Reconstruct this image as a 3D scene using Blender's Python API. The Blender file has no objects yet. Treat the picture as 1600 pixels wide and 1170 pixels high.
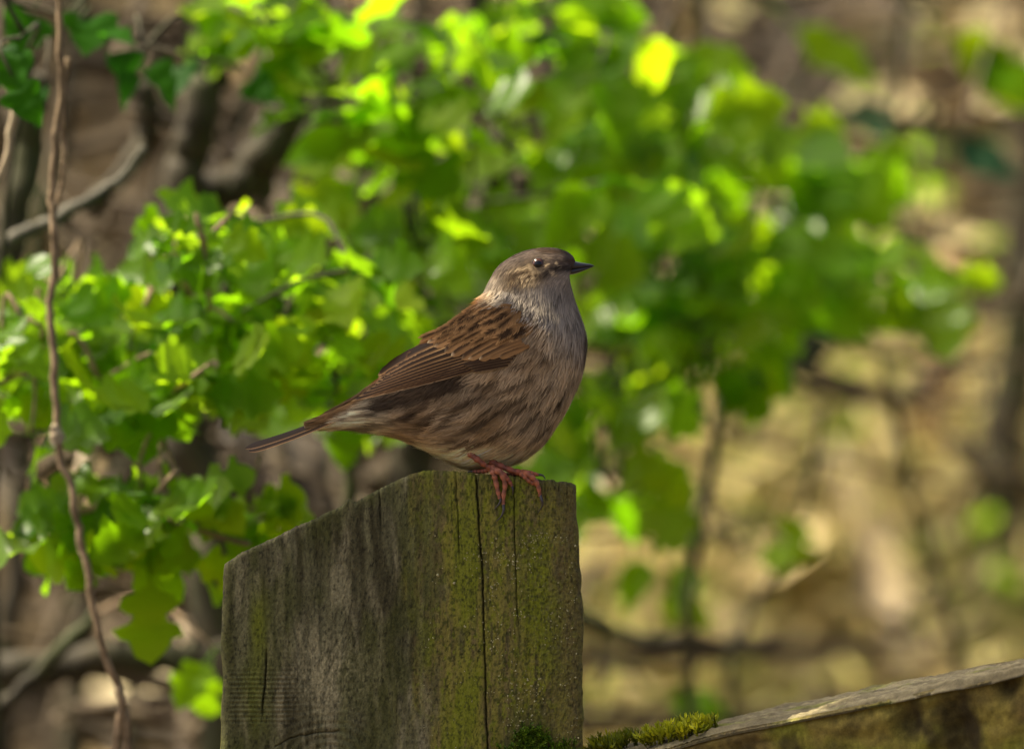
import bpy, math, random
import numpy as np
from mathutils import Vector, Matrix

# ------------------------------------------------------------------ camera, sky, sun, exposure
scene = bpy.context.scene
COL = scene.collection
ZC = 1.15                 # camera height (m); the lens looks level along +Y
DC = 3.0                  # camera to bird (m)
PPM = 1600 * 300 / 36 / DC   # photo pixels per metre at the bird

cam_d = bpy.data.cameras.new('camera')
cam_d.lens = 300
cam_d.sensor_width = 36
cam_d.clip_start = 0.1
cam_d.clip_end = 3000
cam_d.dof.use_dof = True
cam_d.dof.focus_distance = DC - 0.017
cam_d.dof.aperture_fstop = 9.0
cam_d.dof.aperture_blades = 0
cam = bpy.data.objects.new('camera', cam_d)
COL.objects.link(cam)
cam.location = (0, -DC, ZC)
cam.rotation_euler = (math.radians(90), 0, 0)
scene.camera = cam

SUN = Vector((-0.50, 0.13, 0.85)).normalized()
SUN_EL = math.asin(SUN.z)
SUN_AZ = math.atan2(SUN.x, SUN.y)
world = bpy.data.worlds.new('World')
scene.world = world
world.use_nodes = True
wn = world.node_tree.nodes
wl = world.node_tree.links
wn.clear()
sky = wn.new('ShaderNodeTexSky')
sky.sky_type = 'NISHITA'
sky.sun_disc = False
sky.sun_elevation = SUN_EL
sky.sun_rotation = SUN_AZ
sky.air_density = 0.45
sky.dust_density = 6.0
sky.ozone_density = 0.0
bg = wn.new('ShaderNodeBackground')
bg.inputs['Strength'].default_value = 0.13
wo = wn.new('ShaderNodeOutputWorld')
wl.new(sky.outputs[0], bg.inputs[0])
wl.new(bg.outputs[0], wo.inputs[0])

sun_d = bpy.data.lights.new('sun', 'SUN')
sun_d.energy = 5.0
sun_d.angle = math.radians(0.5)
sun_d.color = (1.0, 0.90, 0.70)
sun = bpy.data.objects.new('sun', sun_d)
COL.objects.link(sun)
sun.location = (-3, 3, 6)
sun.rotation_euler = SUN.to_track_quat('Z', 'Y').to_euler()

scene.view_settings.view_transform = 'Standard'
scene.view_settings.look = 'None'
scene.view_settings.gamma = 1
scene.view_settings.exposure = 1.38
scene.view_settings.use_curve_mapping = False
scene.render.engine = 'CYCLES'
scene.cycles.use_denoising = True
scene.cycles.max_bounces = 8
scene.cycles.transmission_bounces = 6
scene.cycles.diffuse_bounces = 4

rng = np.random.default_rng(11)
rnd = random.Random(5)

# ------------------------------------------------------------------ helpers
def P(px, py, d=0.0):
    """photo pixel + distance behind the bird -> point in the place"""
    s = (DC + d) / DC / PPM
    return np.array([(px - 800) * s, d, ZC + (585 - py) * s])

def S2L(c):
    c = np.asarray(c, float) / 255.0
    return np.where(c <= 0.04045, c / 12.92, ((c + 0.055) / 1.055) ** 2.4)

def _hash(ix, iy, iz, seed):
    h = (ix.astype(np.int64) * 374761393 + iy.astype(np.int64) * 668265263 + iz.astype(np.int64) * 2147483647 + seed * 974711) & 0x7fffffff
    h = (h ^ (h >> 13)) * 1274126177 & 0x7fffffff
    h = h ^ (h >> 16)
    return (h & 0xffff) / 65535.0

def noise(x, y, z=0.0, seed=0):
    x, y, z = np.broadcast_arrays(np.asarray(x, float), np.asarray(y, float), np.asarray(z, float))
    ix, iy, iz = np.floor(x), np.floor(y), np.floor(z)
    fx, fy, fz = x - ix, y - iy, z - iz
    fx, fy, fz = [f * f * (3 - 2 * f) for f in (fx, fy, fz)]
    r = 0
    for a in (0, 1):
        for b in (0, 1):
            for c in (0, 1):
                w = (fx if a else 1 - fx) * (fy if b else 1 - fy) * (fz if c else 1 - fz)
                r = r + w * _hash(ix + a, iy + b, iz + c, seed)
    return r * 2 - 1

def fbm(x, y, z=0.0, seed=0, oct=4):
    r, a = 0, 0.5
    for k in range(oct):
        r = r + a * noise(np.asarray(x) * 2 ** k, np.asarray(y) * 2 ** k, np.asarray(z) * 2 ** k, seed + k * 17)
        a *= 0.5
    return r

def sstep(a, b, x):
    t = np.clip((np.asarray(x, float) - a) / (b - a), 0, 1)
    return t * t * (3 - 2 * t)

def mesh_obj(name, verts, faces, mat=None, parent=None, colors=None, smooth=True, label=None, cat=None, group=None, kind=None):
    me = bpy.data.meshes.new(name)
    me.from_pydata([tuple(v) for v in np.asarray(verts).tolist()], [], [tuple(f) for f in faces])
    if smooth:
        me.polygons.foreach_set('use_smooth', [True] * len(me.polygons))
    if colors is not None:
        at = me.color_attributes.new('Col', 'FLOAT_COLOR', 'POINT')
        c = np.ones((len(me.vertices), 4), np.float32)
        c[:, :3] = np.asarray(colors)[:, :3]
        at.data.foreach_set('color', c.ravel())
    if mat is not None:
        me.materials.append(mat)
    me.update()
    o = bpy.data.objects.new(name, me)
    COL.objects.link(o)
    o.parent = parent
    tag(o, label, cat, group, kind)
    return o

def tag(o, label=None, cat=None, group=None, kind=None):
    if label: o['label'] = label
    if cat: o['category'] = cat
    if group: o['group'] = group
    if kind: o['kind'] = kind
    return o

def empty(name, loc, label=None, cat=None, group=None, parent=None):
    o = bpy.data.objects.new(name, None)
    COL.objects.link(o)
    o.location = loc
    o.empty_display_size = 0.02
    o.parent = parent
    return tag(o, label, cat, group)

def keep(o, parent):
    """parent without moving: geometry is written in world coordinates"""
    o.parent = parent
    o.matrix_parent_inverse = parent_world(parent).inverted()
    return o

def parent_world(p):
    m = Matrix.Translation(p.location)
    return parent_world(p.parent) @ p.matrix_parent_inverse @ m if p.parent else m

class Geo:
    def __init__(s):
        s.v, s.f, s.c, s.n = [], [], [], 0
    def add(s, v, f, c=None):
        v = np.asarray(v, float)
        s.v.append(v)
        s.f += [tuple(int(i) + s.n for i in q) for q in f]
        if c is not None:
            c = np.asarray(c, float)
            s.c.append(np.broadcast_to(c, (len(v), 3)) if c.ndim == 1 else c)
        s.n += len(v)
    def build(s, name, mat, parent=None, world_keep=True, **k):
        o = mesh_obj(name, np.concatenate(s.v), s.f, mat, None, np.concatenate(s.c) if s.c else None, **k)
        if parent is not None:
            keep(o, parent) if world_keep else setattr(o, 'parent', parent)
        return o

def catmull(pts, n):
    pts = np.asarray(pts, float)
    m = len(pts)
    t = np.linspace(0, m - 1, n)
    i = np.clip(np.floor(t).astype(int), 0, m - 2)
    f = (t - i)[:, None]
    p0 = pts[np.clip(i - 1, 0, m - 1)]; p1 = pts[i]; p2 = pts[i + 1]; p3 = pts[np.clip(i + 2, 0, m - 1)]
    return 0.5 * (2 * p1 + (p2 - p0) * f + (2 * p0 - 5 * p1 + 4 * p2 - p3) * f ** 2 + (3 * p1 - p0 - 3 * p2 + p3) * f ** 3)

def tube(path, rad, seg=8, rough=0.0, seed=0, cap=True):
    path = np.asarray(path, float)
    n = len(path)
    rad = np.broadcast_to(np.asarray(rad, float), (n,))
    T = np.gradient(path, axis=0)
    T /= np.linalg.norm(T, axis=1)[:, None] + 1e-12
    up = np.array([0.3, 0.9, 0.2]) if abs(T[0] @ np.array([0.3, 0.9, 0.2])) < 0.9 else np.array([1, 0, 0.1])
    A = np.cross(T, up); A /= np.linalg.norm(A, axis=1)[:, None]
    B = np.cross(T, A)
    th = np.linspace(0, 2 * np.pi, seg, endpoint=False)
    r = rad[:, None] * np.ones((n, seg))
    if rough:
        ii = np.arange(n)[:, None]
        r = r * (1 + rough * fbm(ii * 0.35, np.cos(th)[None] * 1.3 + 7, np.sin(th)[None] * 1.3, seed, 3) * 2)
    V = path[:, None] + r[:, :, None] * (np.cos(th)[None, :, None] * A[:, None] + np.sin(th)[None, :, None] * B[:, None])
    V = V.reshape(-1, 3)
    F = []
    for i in range(n - 1):
        for j in range(seg):
            k = (j + 1) % seg
            F.append((i * seg + j, i * seg + k, (i + 1) * seg + k, (i + 1) * seg + j))
    if cap:
        F.append(tuple(range(seg - 1, -1, -1)))
        F.append(tuple((n - 1) * seg + j for j in range(seg)))
    return V, F

# ------------------------------------------------------------------ materials
def new_mat(name):
    m = bpy.data.materials.new(name)
    m.use_nodes = True
    nt = m.node_tree
    nt.nodes.clear()
    out = nt.nodes.new('ShaderNodeOutputMaterial')
    return m, nt, out

def N(nt, t, **k):
    n = nt.nodes.new(t)
    for a, b in k.items():
        setattr(n, a, b)
    return n

def vcol_mat(name, rough=0.7, spec=0.3, transl=0.0, noise_scale=0, noise_amt=0.0, bump_scale=0, bump=0.0, sheen=0.0):
    m, nt, out = new_mat(name)
    L = nt.links.new
    at = N(nt, 'ShaderNodeVertexColor', layer_name='Col')
    col = at.outputs[0]
    tc = N(nt, 'ShaderNodeTexCoord')
    if noise_amt:
        nz = N(nt, 'ShaderNodeTexNoise'); nz.inputs['Scale'].default_value = noise_scale
        nz.inputs['Detail'].default_value = 5; nz.inputs['Roughness'].default_value = 0.7
        L(tc.outputs['Object'], nz.inputs['Vector'])
        mr = N(nt, 'ShaderNodeMapRange')
        mr.inputs['From Min'].default_value = 0.25; mr.inputs['From Max'].default_value = 0.75
        mr.inputs['To Min'].default_value = 1 - noise_amt; mr.inputs['To Max'].default_value = 1 + noise_amt
        L(nz.outputs['Fac'], mr.inputs['Value'])
        vm = N(nt, 'ShaderNodeVectorMath', operation='SCALE')
        L(col, vm.inputs[0]); L(mr.outputs[0], vm.inputs['Scale'])
        col = vm.outputs[0]
    b = N(nt, 'ShaderNodeBsdfPrincipled')
    b.inputs['Roughness'].default_value = rough
    b.inputs['Specular IOR Level'].default_value = spec
    if sheen:
        b.inputs['Sheen Weight'].default_value = sheen
    L(col, b.inputs['Base Color'])
    if bump:
        bn = N(nt, 'ShaderNodeTexNoise'); bn.inputs['Scale'].default_value = bump_scale
        bn.inputs['Detail'].default_value = 6; bn.inputs['Roughness'].default_value = 0.7
        L(tc.outputs['Object'], bn.inputs['Vector'])
        bp = N(nt, 'ShaderNodeBump'); bp.inputs['Strength'].default_value = bump; bp.inputs['Distance'].default_value = 0.001
        L(bn.outputs['Fac'], bp.inputs['Height']); L(bp.outputs[0], b.inputs['Normal'])
    sh = b.outputs[0]
    if transl:
        tr = N(nt, 'ShaderNodeBsdfTranslucent'); L(col, tr.inputs['Color'])
        mx = N(nt, 'ShaderNodeMixShader'); mx.inputs[0].default_value = transl
        L(sh, mx.inputs[1]); L(tr.outputs[0], mx.inputs[2]); sh = mx.outputs[0]
    L(sh, out.inputs['Surface'])
    return m

def leaf_mat(name, ramp, tramp, transl=0.5, rough=0.38, spec=0.5):
    """ramp / tramp: colours of the blade in reflection and in transmission, varied leaf by leaf"""
    m, nt, out = new_mat(name)
    L = nt.links.new
    oi = N(nt, 'ShaderNodeObjectInfo')
    def rampnode(cols):
        r = N(nt, 'ShaderNodeValToRGB')
        e = r.color_ramp.elements
        while len(e) < len(cols): e.new(0.5)
        for i, c in enumerate(cols):
            e[i].position = i / (len(cols) - 1); e[i].color = (*c, 1)
        L(oi.outputs['Random'], r.inputs[0])
        return r
    r1, r2 = rampnode(ramp), rampnode(tramp)
    tc = N(nt, 'ShaderNodeTexCoord')
    nz = N(nt, 'ShaderNodeTexNoise'); nz.inputs['Scale'].default_value = 120; nz.inputs['Detail'].default_value = 3
    L(tc.outputs['Object'], nz.inputs['Vector'])
    mr = N(nt, 'ShaderNodeMapRange'); mr.inputs['To Min'].default_value = 0.72; mr.inputs['To Max'].default_value = 1.28
    L(nz.outputs['Fac'], mr.inputs['Value'])
    def sc(r):
        v = N(nt, 'ShaderNodeVectorMath', operation='SCALE'); L(r.outputs[0], v.inputs[0]); L(mr.outputs[0], v.inputs['Scale']); return v.outputs[0]
    b = N(nt, 'ShaderNodeBsdfPrincipled')
    b.inputs['Roughness'].default_value = rough
    b.inputs['Specular IOR Level'].default_value = spec
    L(sc(r1), b.inputs['Base Color'])
    tr = N(nt, 'ShaderNodeBsdfTranslucent'); L(sc(r2), tr.inputs['Color'])
    mx = N(nt, 'ShaderNodeMixShader'); mx.inputs[0].default_value = transl
    L(b.outputs[0], mx.inputs[1]); L(tr.outputs[0], mx.inputs[2])
    L(mx.outputs[0], out.inputs['Surface'])
    return m

def bark_mat(name, c1, c2, moss=None, scale=60):
    m, nt, out = new_mat(name)
    L = nt.links.new
    tc = N(nt, 'ShaderNodeTexCoord')
    nz = N(nt, 'ShaderNodeTexNoise'); nz.inputs['Scale'].default_value = scale; nz.inputs['Detail'].default_value = 6; nz.inputs['Roughness'].default_value = 0.7
    L(tc.outputs['Object'], nz.inputs['Vector'])
    r = N(nt, 'ShaderNodeValToRGB')
    r.color_ramp.elements[0].position = 0.35; r.color_ramp.elements[0].color = (*c1, 1)
    r.color_ramp.elements[1].position = 0.65; r.color_ramp.elements[1].color = (*c2, 1)
    L(nz.outputs['Fac'], r.inputs[0])
    col = r.outputs[0]
    if moss:
        n2 = N(nt, 'ShaderNodeTexNoise'); n2.inputs['Scale'].default_value = 14; n2.inputs['Detail'].default_value = 4
        L(tc.outputs['Object'], n2.inputs['Vector'])
        mr = N(nt, 'ShaderNodeMapRange'); mr.inputs['From Min'].default_value = 0.45; mr.inputs['From Max'].default_value = 0.6
        L(n2.outputs['Fac'], mr.inputs['Value'])
        mx = N(nt, 'ShaderNodeMixRGB'); L(mr.outputs[0], mx.inputs[0]); L(col, mx.inputs[1]); mx.inputs[2].default_value = (*moss, 1)
        col = mx.outputs[0]
    b = N(nt, 'ShaderNodeBsdfPrincipled'); b.inputs['Roughness'].default_value = 0.8; b.inputs['Specular IOR Level'].default_value = 0.25
    L(col, b.inputs['Base Color'])
    bp = N(nt, 'ShaderNodeBump'); bp.inputs['Strength'].default_value = 0.6; bp.inputs['Distance'].default_value = 0.002
    L(nz.outputs['Fac'], bp.inputs['Height']); L(bp.outputs[0], b.inputs['Normal'])
    L(b.outputs[0], out.inputs['Surface'])
    return m

def soil_mat():
    m, nt, out = new_mat('soil')
    L = nt.links.new
    tc = N(nt, 'ShaderNodeTexCoord')
    nz = N(nt, 'ShaderNodeTexNoise'); nz.inputs['Scale'].default_value = 9; nz.inputs['Detail'].default_value = 8; nz.inputs['Roughness'].default_value = 0.7
    L(tc.outputs['Object'], nz.inputs['Vector'])
    r = N(nt, 'ShaderNodeValToRGB')
    e = r.color_ramp.elements
    e[0].position = 0.3; e[0].color = (0.018, 0.012, 0.006, 1)
    e[1].position = 0.7; e[1].color = (0.085, 0.06, 0.028, 1)
    L(nz.outputs['Fac'], r.inputs[0])
    b = N(nt, 'ShaderNodeBsdfPrincipled'); b.inputs['Roughness'].default_value = 0.9
    L(r.outputs[0], b.inputs['Base Color'])
    bp = N(nt, 'ShaderNodeBump'); bp.inputs['Strength'].default_value = 0.8; bp.inputs['Distance'].default_value = 0.01
    L(nz.outputs['Fac'], bp.inputs['Height']); L(bp.outputs[0], b.inputs['Normal'])
    L(b.outputs[0], out.inputs['Surface'])
    return m

K = np.array([1.45, 1.36, 1.04])   # albedo of a shaded surface / its brightness in the picture

# ------------------------------------------------------------------ ground with the hedge bank
def ground_z(x, y):
    x = np.asarray(x, float); y = np.asarray(y, float)
    yy = y + 0.25 * np.clip(x, -1.5, 1.5)
    z = 1.95 * sstep(0.40, 3.8, yy) + 0.9 * sstep(3.0, 9.0, yy)
    z = z * (1 - 0.0 * x)
    z = z + sstep(0.3, 1.2, y) * (0.06 * fbm(x * 2.3, y * 2.3, 0, 3) + 0.02 * fbm(x * 9, y * 9, 0, 5))
    return z

def bank_hit(px, py):
    d = np.linspace(0.4, 6, 400)
    k_ = (DC + d) / DC / PPM
    ok = np.nonzero(ground_z((px - 800) * k_, d) >= ZC + (585 - py) * k_)[0]
    return P(px, py, d[ok[0]]) if len(ok) else None

def axis(lo, hi, c0, c1, n_in, n_out):
    a = np.linspace(c0, c1, n_in)
    g = np.geomspace(0.05, 1, n_out)
    left = c0 - (c0 - lo) * g
    right = c1 + (hi - c1) * g
    return np.concatenate([left[::-1], a, right])
gx = axis(-900, 900, -2.5, 2.5, 110, 16)
gy = axis(-900, 1200, -1.0, 5.5, 130, 16)
GX, GY = np.meshgrid(gx, gy)
GZ = ground_z(GX, GY)
gv = np.stack([GX, GY, GZ], -1).reshape(-1, 3)
nxg = len(gx)
gf = [(j * nxg + i, j * nxg + i + 1, (j + 1) * nxg + i + 1, (j + 1) * nxg + i) for j in range(len(gy) - 1) for i in range(nxg - 1)]
ground = mesh_obj('ground', gv, gf, soil_mat(), kind='structure')

# ------------------------------------------------------------------ fence post
ROWS_BOT = 1215
top_px = [(346, 884), (353, 879), (358, 876), (380, 862), (400, 852), (420, 843), (440, 833), (455, 826), (478, 815), (500, 806), (520, 796), (537, 788), (541, 781), (547, 777), (553, 781), (557, 783), (575, 773), (590, 765), (612, 754), (625, 748), (638, 742), (650, 738), (668, 734), (685, 734), (700, 735), (722, 736), (741, 738), (745, 741), (749, 739), (770, 740), (790, 741), (802, 743), (804, 745), (807, 743), (820, 744), (835, 746), (850, 749), (862, 748), (870, 752), (880, 751), (892, 753), (899, 758), (904, 764)]
left_px = [(735, 352), (880, 352), (905, 350), (960, 349), (1010, 347), (1060, 350), (1100, 348), (1140, 347), (1170, 346), (1300, 344), (4000, 340)]
right_px = [(735, 898), (758, 899), (800, 901), (830, 902), (870, 905), (900, 907), (940, 909), (970, 911), (1010, 909), (1060, 909), (1100, 911), (1140, 910), (1170, 909), (1300, 911), (4000, 915)]
Y_FRONT = -0.013
Y_BACK = 0.064
tx = np.array(top_px)
def top_at(px):
    return np.interp(px, tx[:, 0], tx[:, 1]) + 1.6 * fbm(px * 0.11, 0.3, 0, 41, 4) + 0.8 * noise(px * 0.6, 3, 0, 4)
def lx(py):
    return np.interp(py, *np.array(left_px).T) + 1.6 * fbm(py * 0.05, 1, 0, 8)
def rx(py):
    return np.interp(py, *np.array(right_px).T) + 2.4 * fbm(py * 0.05, 1, 0, 9)

cracks = [  # (polyline px, half width px, depth mm)
    ([(743, 736), (746, 780), (749, 830), (753, 880), (755, 930), (757, 1000), (758, 1050), (759, 1100), (762, 1170), (763, 1220)], 1.1, 2.4),
    ([(803, 742), (803, 800), (805, 860), (806, 905), (808, 950), (811, 985)], 0.8, 1.5),
    ([(712, 735), (714, 780), (717, 830), (718, 880)], 0.9, 1.1),
    ([(594, 765), (594, 800), (597, 830)], 1.2, 1.4),
    ([(418, 1015), (416, 1060), (412, 1095), (411, 1125)], 1.2, 2.2),
    ([(698, 735), (699, 760)], 1.0, 0.9),
    ([(850, 748), (851, 770), (852, 800)], 1.0, 0.7),
    ([(872, 752), (874, 775)], 1.1, 1.2),
    ([(885, 752), (887, 790)], 1.0, 0.9),
    ([(430, 1165), (455, 1150), (490, 1142), (530, 1139)], 1.2, 0.8),
]
def post_height(px, py):
    """depth of the front face into the wood, in mm"""
    warp = 10 * fbm(px * 0.006, py * 0.004, 0, 21, 3)
    # grain flows around a knot at the lower left
    kx, ky = 500, 1120
    r = np.hypot((px - kx) / 1.1, (py - ky) / 1.6)
    gx_ = px + warp * 2 + 60 * np.exp(-(r / 110) ** 2) * np.sign(px - kx) * 0.6
    right = sstep(650, 668, px + 3 * fbm(py * 0.02, 0, 0, 2))
    h = 0.28 * fbm(gx_ * 0.13, py * 0.006, 0, 31, 4)
    h += 0.22 * np.abs(fbm(gx_ * 0.33, py * 0.014, 0, 35, 3))
    h += 0.5 * fbm(gx_ * 0.035, py * 0.004, 0, 36, 3)
    h += (0.10 + 0.28 * right * sstep(740, 860, px)) * fbm(px * 0.42, py * 0.30, 0, 51, 3)
    h += 0.12 * fbm(px * 0.2, py * 0.2, 0, 55, 3)
    h -= 0.9 * sstep(625, 705, px)
    h += 0.5 * sstep(820, 905, px) * sstep(820, 905, px)
    saw = sstep(352, 370, px) * (1 - sstep(440, 485, px)) * sstep(1030, 1065, py) * (1 - sstep(1118, 1135, py))
    h += 0.16 * saw * np.sin(py / 7.2 * 2 * np.pi + 0.6 * fbm(px * 0.05, py * 0.02, 0, 7))
    rings = np.hypot((px - 515) * 0.75, (py - 1185) * 1.0)
    h += 0.15 * np.sin(rings * 0.55 + 2 * fbm(px * 0.02, py * 0.02, 0, 3)) * np.exp(-((rings - 40) / 38) ** 2)
    ck = np.zeros_like(px)
    for pl, w, dp in cracks:
        pl = np.array(pl, float)
        cx = np.interp(py, pl[:, 1], pl[:, 0]) if pl[0][1] < pl[-1][1] else None
        if cx is None:
            cy = np.interp(px, pl[:, 0], pl[:, 1])
            d = np.abs(py - cy - 1.2 * noise(px * 0.1, 1, 0, 3)); ok = (px > pl[0][0]) & (px < pl[-1][0])
        else:
            d = np.abs(px - cx - 1.4 * fbm(py * 0.07, 2, 0, 12)); ok = (py > pl[0][1] - 3) & (py < pl[-1][1])
        fade = np.clip(np.minimum(py - pl[0][1] + 8, pl[-1][1] - py) / 25, 0.25, 1) if cx is not None else 1
        a = np.where(ok, np.exp(-(d / w) ** 2) * dp * fade, 0)
        ck = np.maximum(ck, a)
    return h, ck

def post_color(px, py, h, ck):
    right = sstep(620, 710, px + 70 * fbm(px * 0.06, py * 0.012, 0, 2, 4))
    streak = fbm(px * 0.10 + 2 * fbm(px * .01, py * .01, 0, 9), py * 0.006, 0, 61, 4)
    blot = fbm(px * 0.018, py * 0.011, 0, 63, 4)
    fine = fbm(px * 0.35, py * 0.2, 0, 65, 3)
    grey = S2L((95, 92, 71)); dark = S2L((62, 58, 40)); pale = S2L((142, 134, 112)); olive = S2L((112, 108, 44)); brown = S2L((96, 85, 55)); green = S2L((98, 104, 22)); dgreen = S2L((66, 70, 28))
    def mix(a, b, t):
        t = np.clip(t, 0, 1)[..., None]
        return a * (1 - t) + b * t
    c = mix(np.broadcast_to(grey, px.shape + (3,)), dark, 0.5 - 1.3 * streak - 0.5 * blot)
    c = mix(c, pale, sstep(0.05, 0.5, fbm(px * 0.07 + 0.8 * blot, py * 0.012, 0, 71, 4)) * 0.5)
    patch = np.exp(-(((px - 505) / 45) ** 2 + ((py - 1050) / 55) ** 2)) + 0.8 * np.exp(-(((px - 560) / 28) ** 2 + ((py - 1045) / 40) ** 2))
    c = mix(c, pale, patch * (0.55 + 0.9 * fine))
    c = mix(c, dgreen, sstep(0.0, 0.35, fbm(px * 0.02, py * 0.008, 0, 75, 3)) * 0.55)
    c = mix(c, dgreen, (1 - sstep(350, 395, px)) * 0.45)
    c = mix(c, green, np.exp(-(((px - 405) / 13) ** 2 + ((py - 975) / 60) ** 2)) * 0.8 + np.exp(-(((px - 400) / 22) ** 2 + ((py - 1080) / 60) ** 2)) * 0.35)
    cr = mix(np.broadcast_to(olive, px.shape + (3,)), brown, 0.45 - 1.5 * streak)
    cr = mix(cr, dark, sstep(0.05, 0.5, fbm(px * 0.16, py * 0.018, 0, 81, 4)) * 0.8)
    cr = mix(cr, green, sstep(0.02, 0.4, fbm(px * 0.03, py * 0.009, 0, 83, 3)) * 0.85)
    cr = mix(cr, green, sstep(0.1, 0.4, fbm(px * 0.22, py * 0.12, 0, 89, 3)) * 0.8)
    cr = mix(cr, dgreen * 0.7, sstep(0.12, 0.4, fbm(px * 0.3, py * 0.2, 0, 90, 3)) * 0.8)
    cr = mix(cr, green, np.exp(-(((px - 815) / 14) ** 2 + ((py - 900) / 90) ** 2)) * 0.5)
    cr = mix(cr, brown, sstep(840, 890, px) * 0.55)
    cr = mix(cr, dark, sstep(0.0, 0.35, fine) * 0.6 * (0.4 + 0.6 * sstep(760, 850, px)))
    cr = mix(cr, dark, np.exp(-((py - 752) / 14) ** 2) * 0.5 * sstep(820, 860, px))
    c = mix(c, cr, right)
    c = mix(c, dgreen * 0.8, sstep(1085, 1175, py + 30 * blot) * sstep(760, 800, px) * (1 - sstep(840, 870, px)) * 0.8)
    c = mix(c, dgreen, sstep(1120, 1180, py + 40 * blot) * (1 - sstep(440, 520, px)) * 0.7)
    c = c * (1 + 0.5 * fine)[..., None]
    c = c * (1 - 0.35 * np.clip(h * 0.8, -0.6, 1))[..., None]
    c = mix(c, dark * 0.6, np.clip(ck / 1.5, 0, 1) * 0.7)
    c = c * (1 - 0.55 * sstep(0.12, 0.45, fbm(px * 0.5, py * 0.16, 0, 87, 3)))[..., None]
    return np.clip(c * np.array([1.40, 1.38, 1.08]) * (0.74 + 0.02 * right)[..., None], 0.004, 0.6)

def grid_faces(nr, nc, off=0, flip=False):
    f = []
    for j in range(nr - 1):
        for i in range(nc - 1):
            q = (off + j * nc + i, off + j * nc + i + 1, off + (j + 1) * nc + i + 1, off + (j + 1) * nc + i)
            f.append(q[::-1] if flip else q)
    return f

NX, NZ = 400, 330
s = np.linspace(0, 1, NX)[None, :]
t = np.concatenate([1 - (1 - np.linspace(0, 1, 110, endpoint=False)) ** 2.2, np.linspace(1, 2, NZ)])[:, None]      # coarser rows down to the ground
NZT = len(t)
py_g = 585 + (ZC) * PPM + 300
def col_py(sv, tv):
    pxt = 352 + (899 - 352) * sv
    tp = top_at(pxt)
    low = py_g + (ROWS_BOT - py_g) * np.clip(tv, 0, 1)
    return np.where(tv <= 1, low, ROWS_BOT + (tp - ROWS_BOT) * (tv - 1))
PY = col_py(s, t)
PXF = lx(PY) + (rx(PY) - lx(PY)) * s
hh, ck = post_height(PXF, PY)
edge = np.minimum(s, 1 - s) * 560
edget = np.clip((PY - top_at(352 + 547 * s)), 0, 1e9)
round_ = 2.2 * np.exp(-(edge / 5.0) ** 1.2) + 1.3 * np.exp(-(edget / 3.0) ** 1.2)
fade = sstep(0, 4, edge)
dep = (hh * fade + ck + round_) / 1000.0
Sp = 1 / PPM
FX = (PXF - 800) * Sp
FZ = ZC + (585 - PY) * Sp
FY = Y_FRONT + np.clip(dep, -0.002, 0.006)
G = Geo()
colF = post_color(PXF, PY, hh, ck)
G.add(np.stack([FX, FY, FZ], -1).reshape(-1, 3), grid_faces(NZT, NX), colF.reshape(-1, 3))
# top: weathered end grain, falling a little towards the back
NY = 40
u = np.linspace(0, 1, NY)[:, None]
zt = FZ[-1][None, :] - 0.006 * u - 0.0010 * np.abs(fbm(FX[-1][None] * 900, u * 14, 0, 91, 3)) * sstep(0, .06, u) * 3
yt = FY[-1][None, :] + (Y_BACK - FY[-1][None, :]) * u
xt = np.broadcast_to(FX[-1][None], yt.shape)
endc = S2L((120, 108, 78)) * K * 0.7 * (1 + 0.6 * fbm(xt * 700, yt * 250, 0, 95, 3))[..., None]
G.add(np.stack([xt, yt, zt], -1).reshape(-1, 3), grid_faces(NY, NX), np.clip(endc, 0.01, 0.6).reshape(-1, 3))
# sides
for side in (0, -1):
    yb = FY[:, side][:, None] + (Y_BACK - FY[:, side][:, None]) * u.T
    xs = np.broadcast_to(FX[:, side][:, None], yb.shape) + (0.0008 * fbm(yb * 500, FZ[:, side][:, None] * 30, side, 97, 3)) * sstep(0, 0.05, u.T)
    zs = FZ[:, side][:, None] - 0.006 * u.T * np.clip(t - 1, 0, 1) - 0 * xs
    cs = (S2L((100, 98, 48)) * K * (1 + 0.7 * fbm(yb * 420, zs * 25, side, 99, 4))[..., None])
    G.add(np.stack([xs, yb, zs], -1).reshape(-1, 3), grid_faces(NZT, NY, flip=(side == 0)), np.clip(cs, 0.01, 0.6).reshape(-1, 3))
# back
bx = FX[:, ::8]; bz = FZ[:, ::8] - 0.006 * np.clip(t - 1, 0, 1)
G.add(np.stack([bx, np.full_like(bx, Y_BACK), bz], -1).reshape(-1, 3), grid_faces(NZT, bx.shape[1], flip=True), S2L((100, 95, 60)) * K)
wood = vcol_mat('weathered_wood', rough=0.85, spec=0.2, noise_scale=1500, noise_amt=0.35, bump_scale=1800, bump=0.5)
post = G.build('fence_post', wood, label='weathered square wooden fence post, green with algae, under the bird', cat='fence post')

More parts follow.
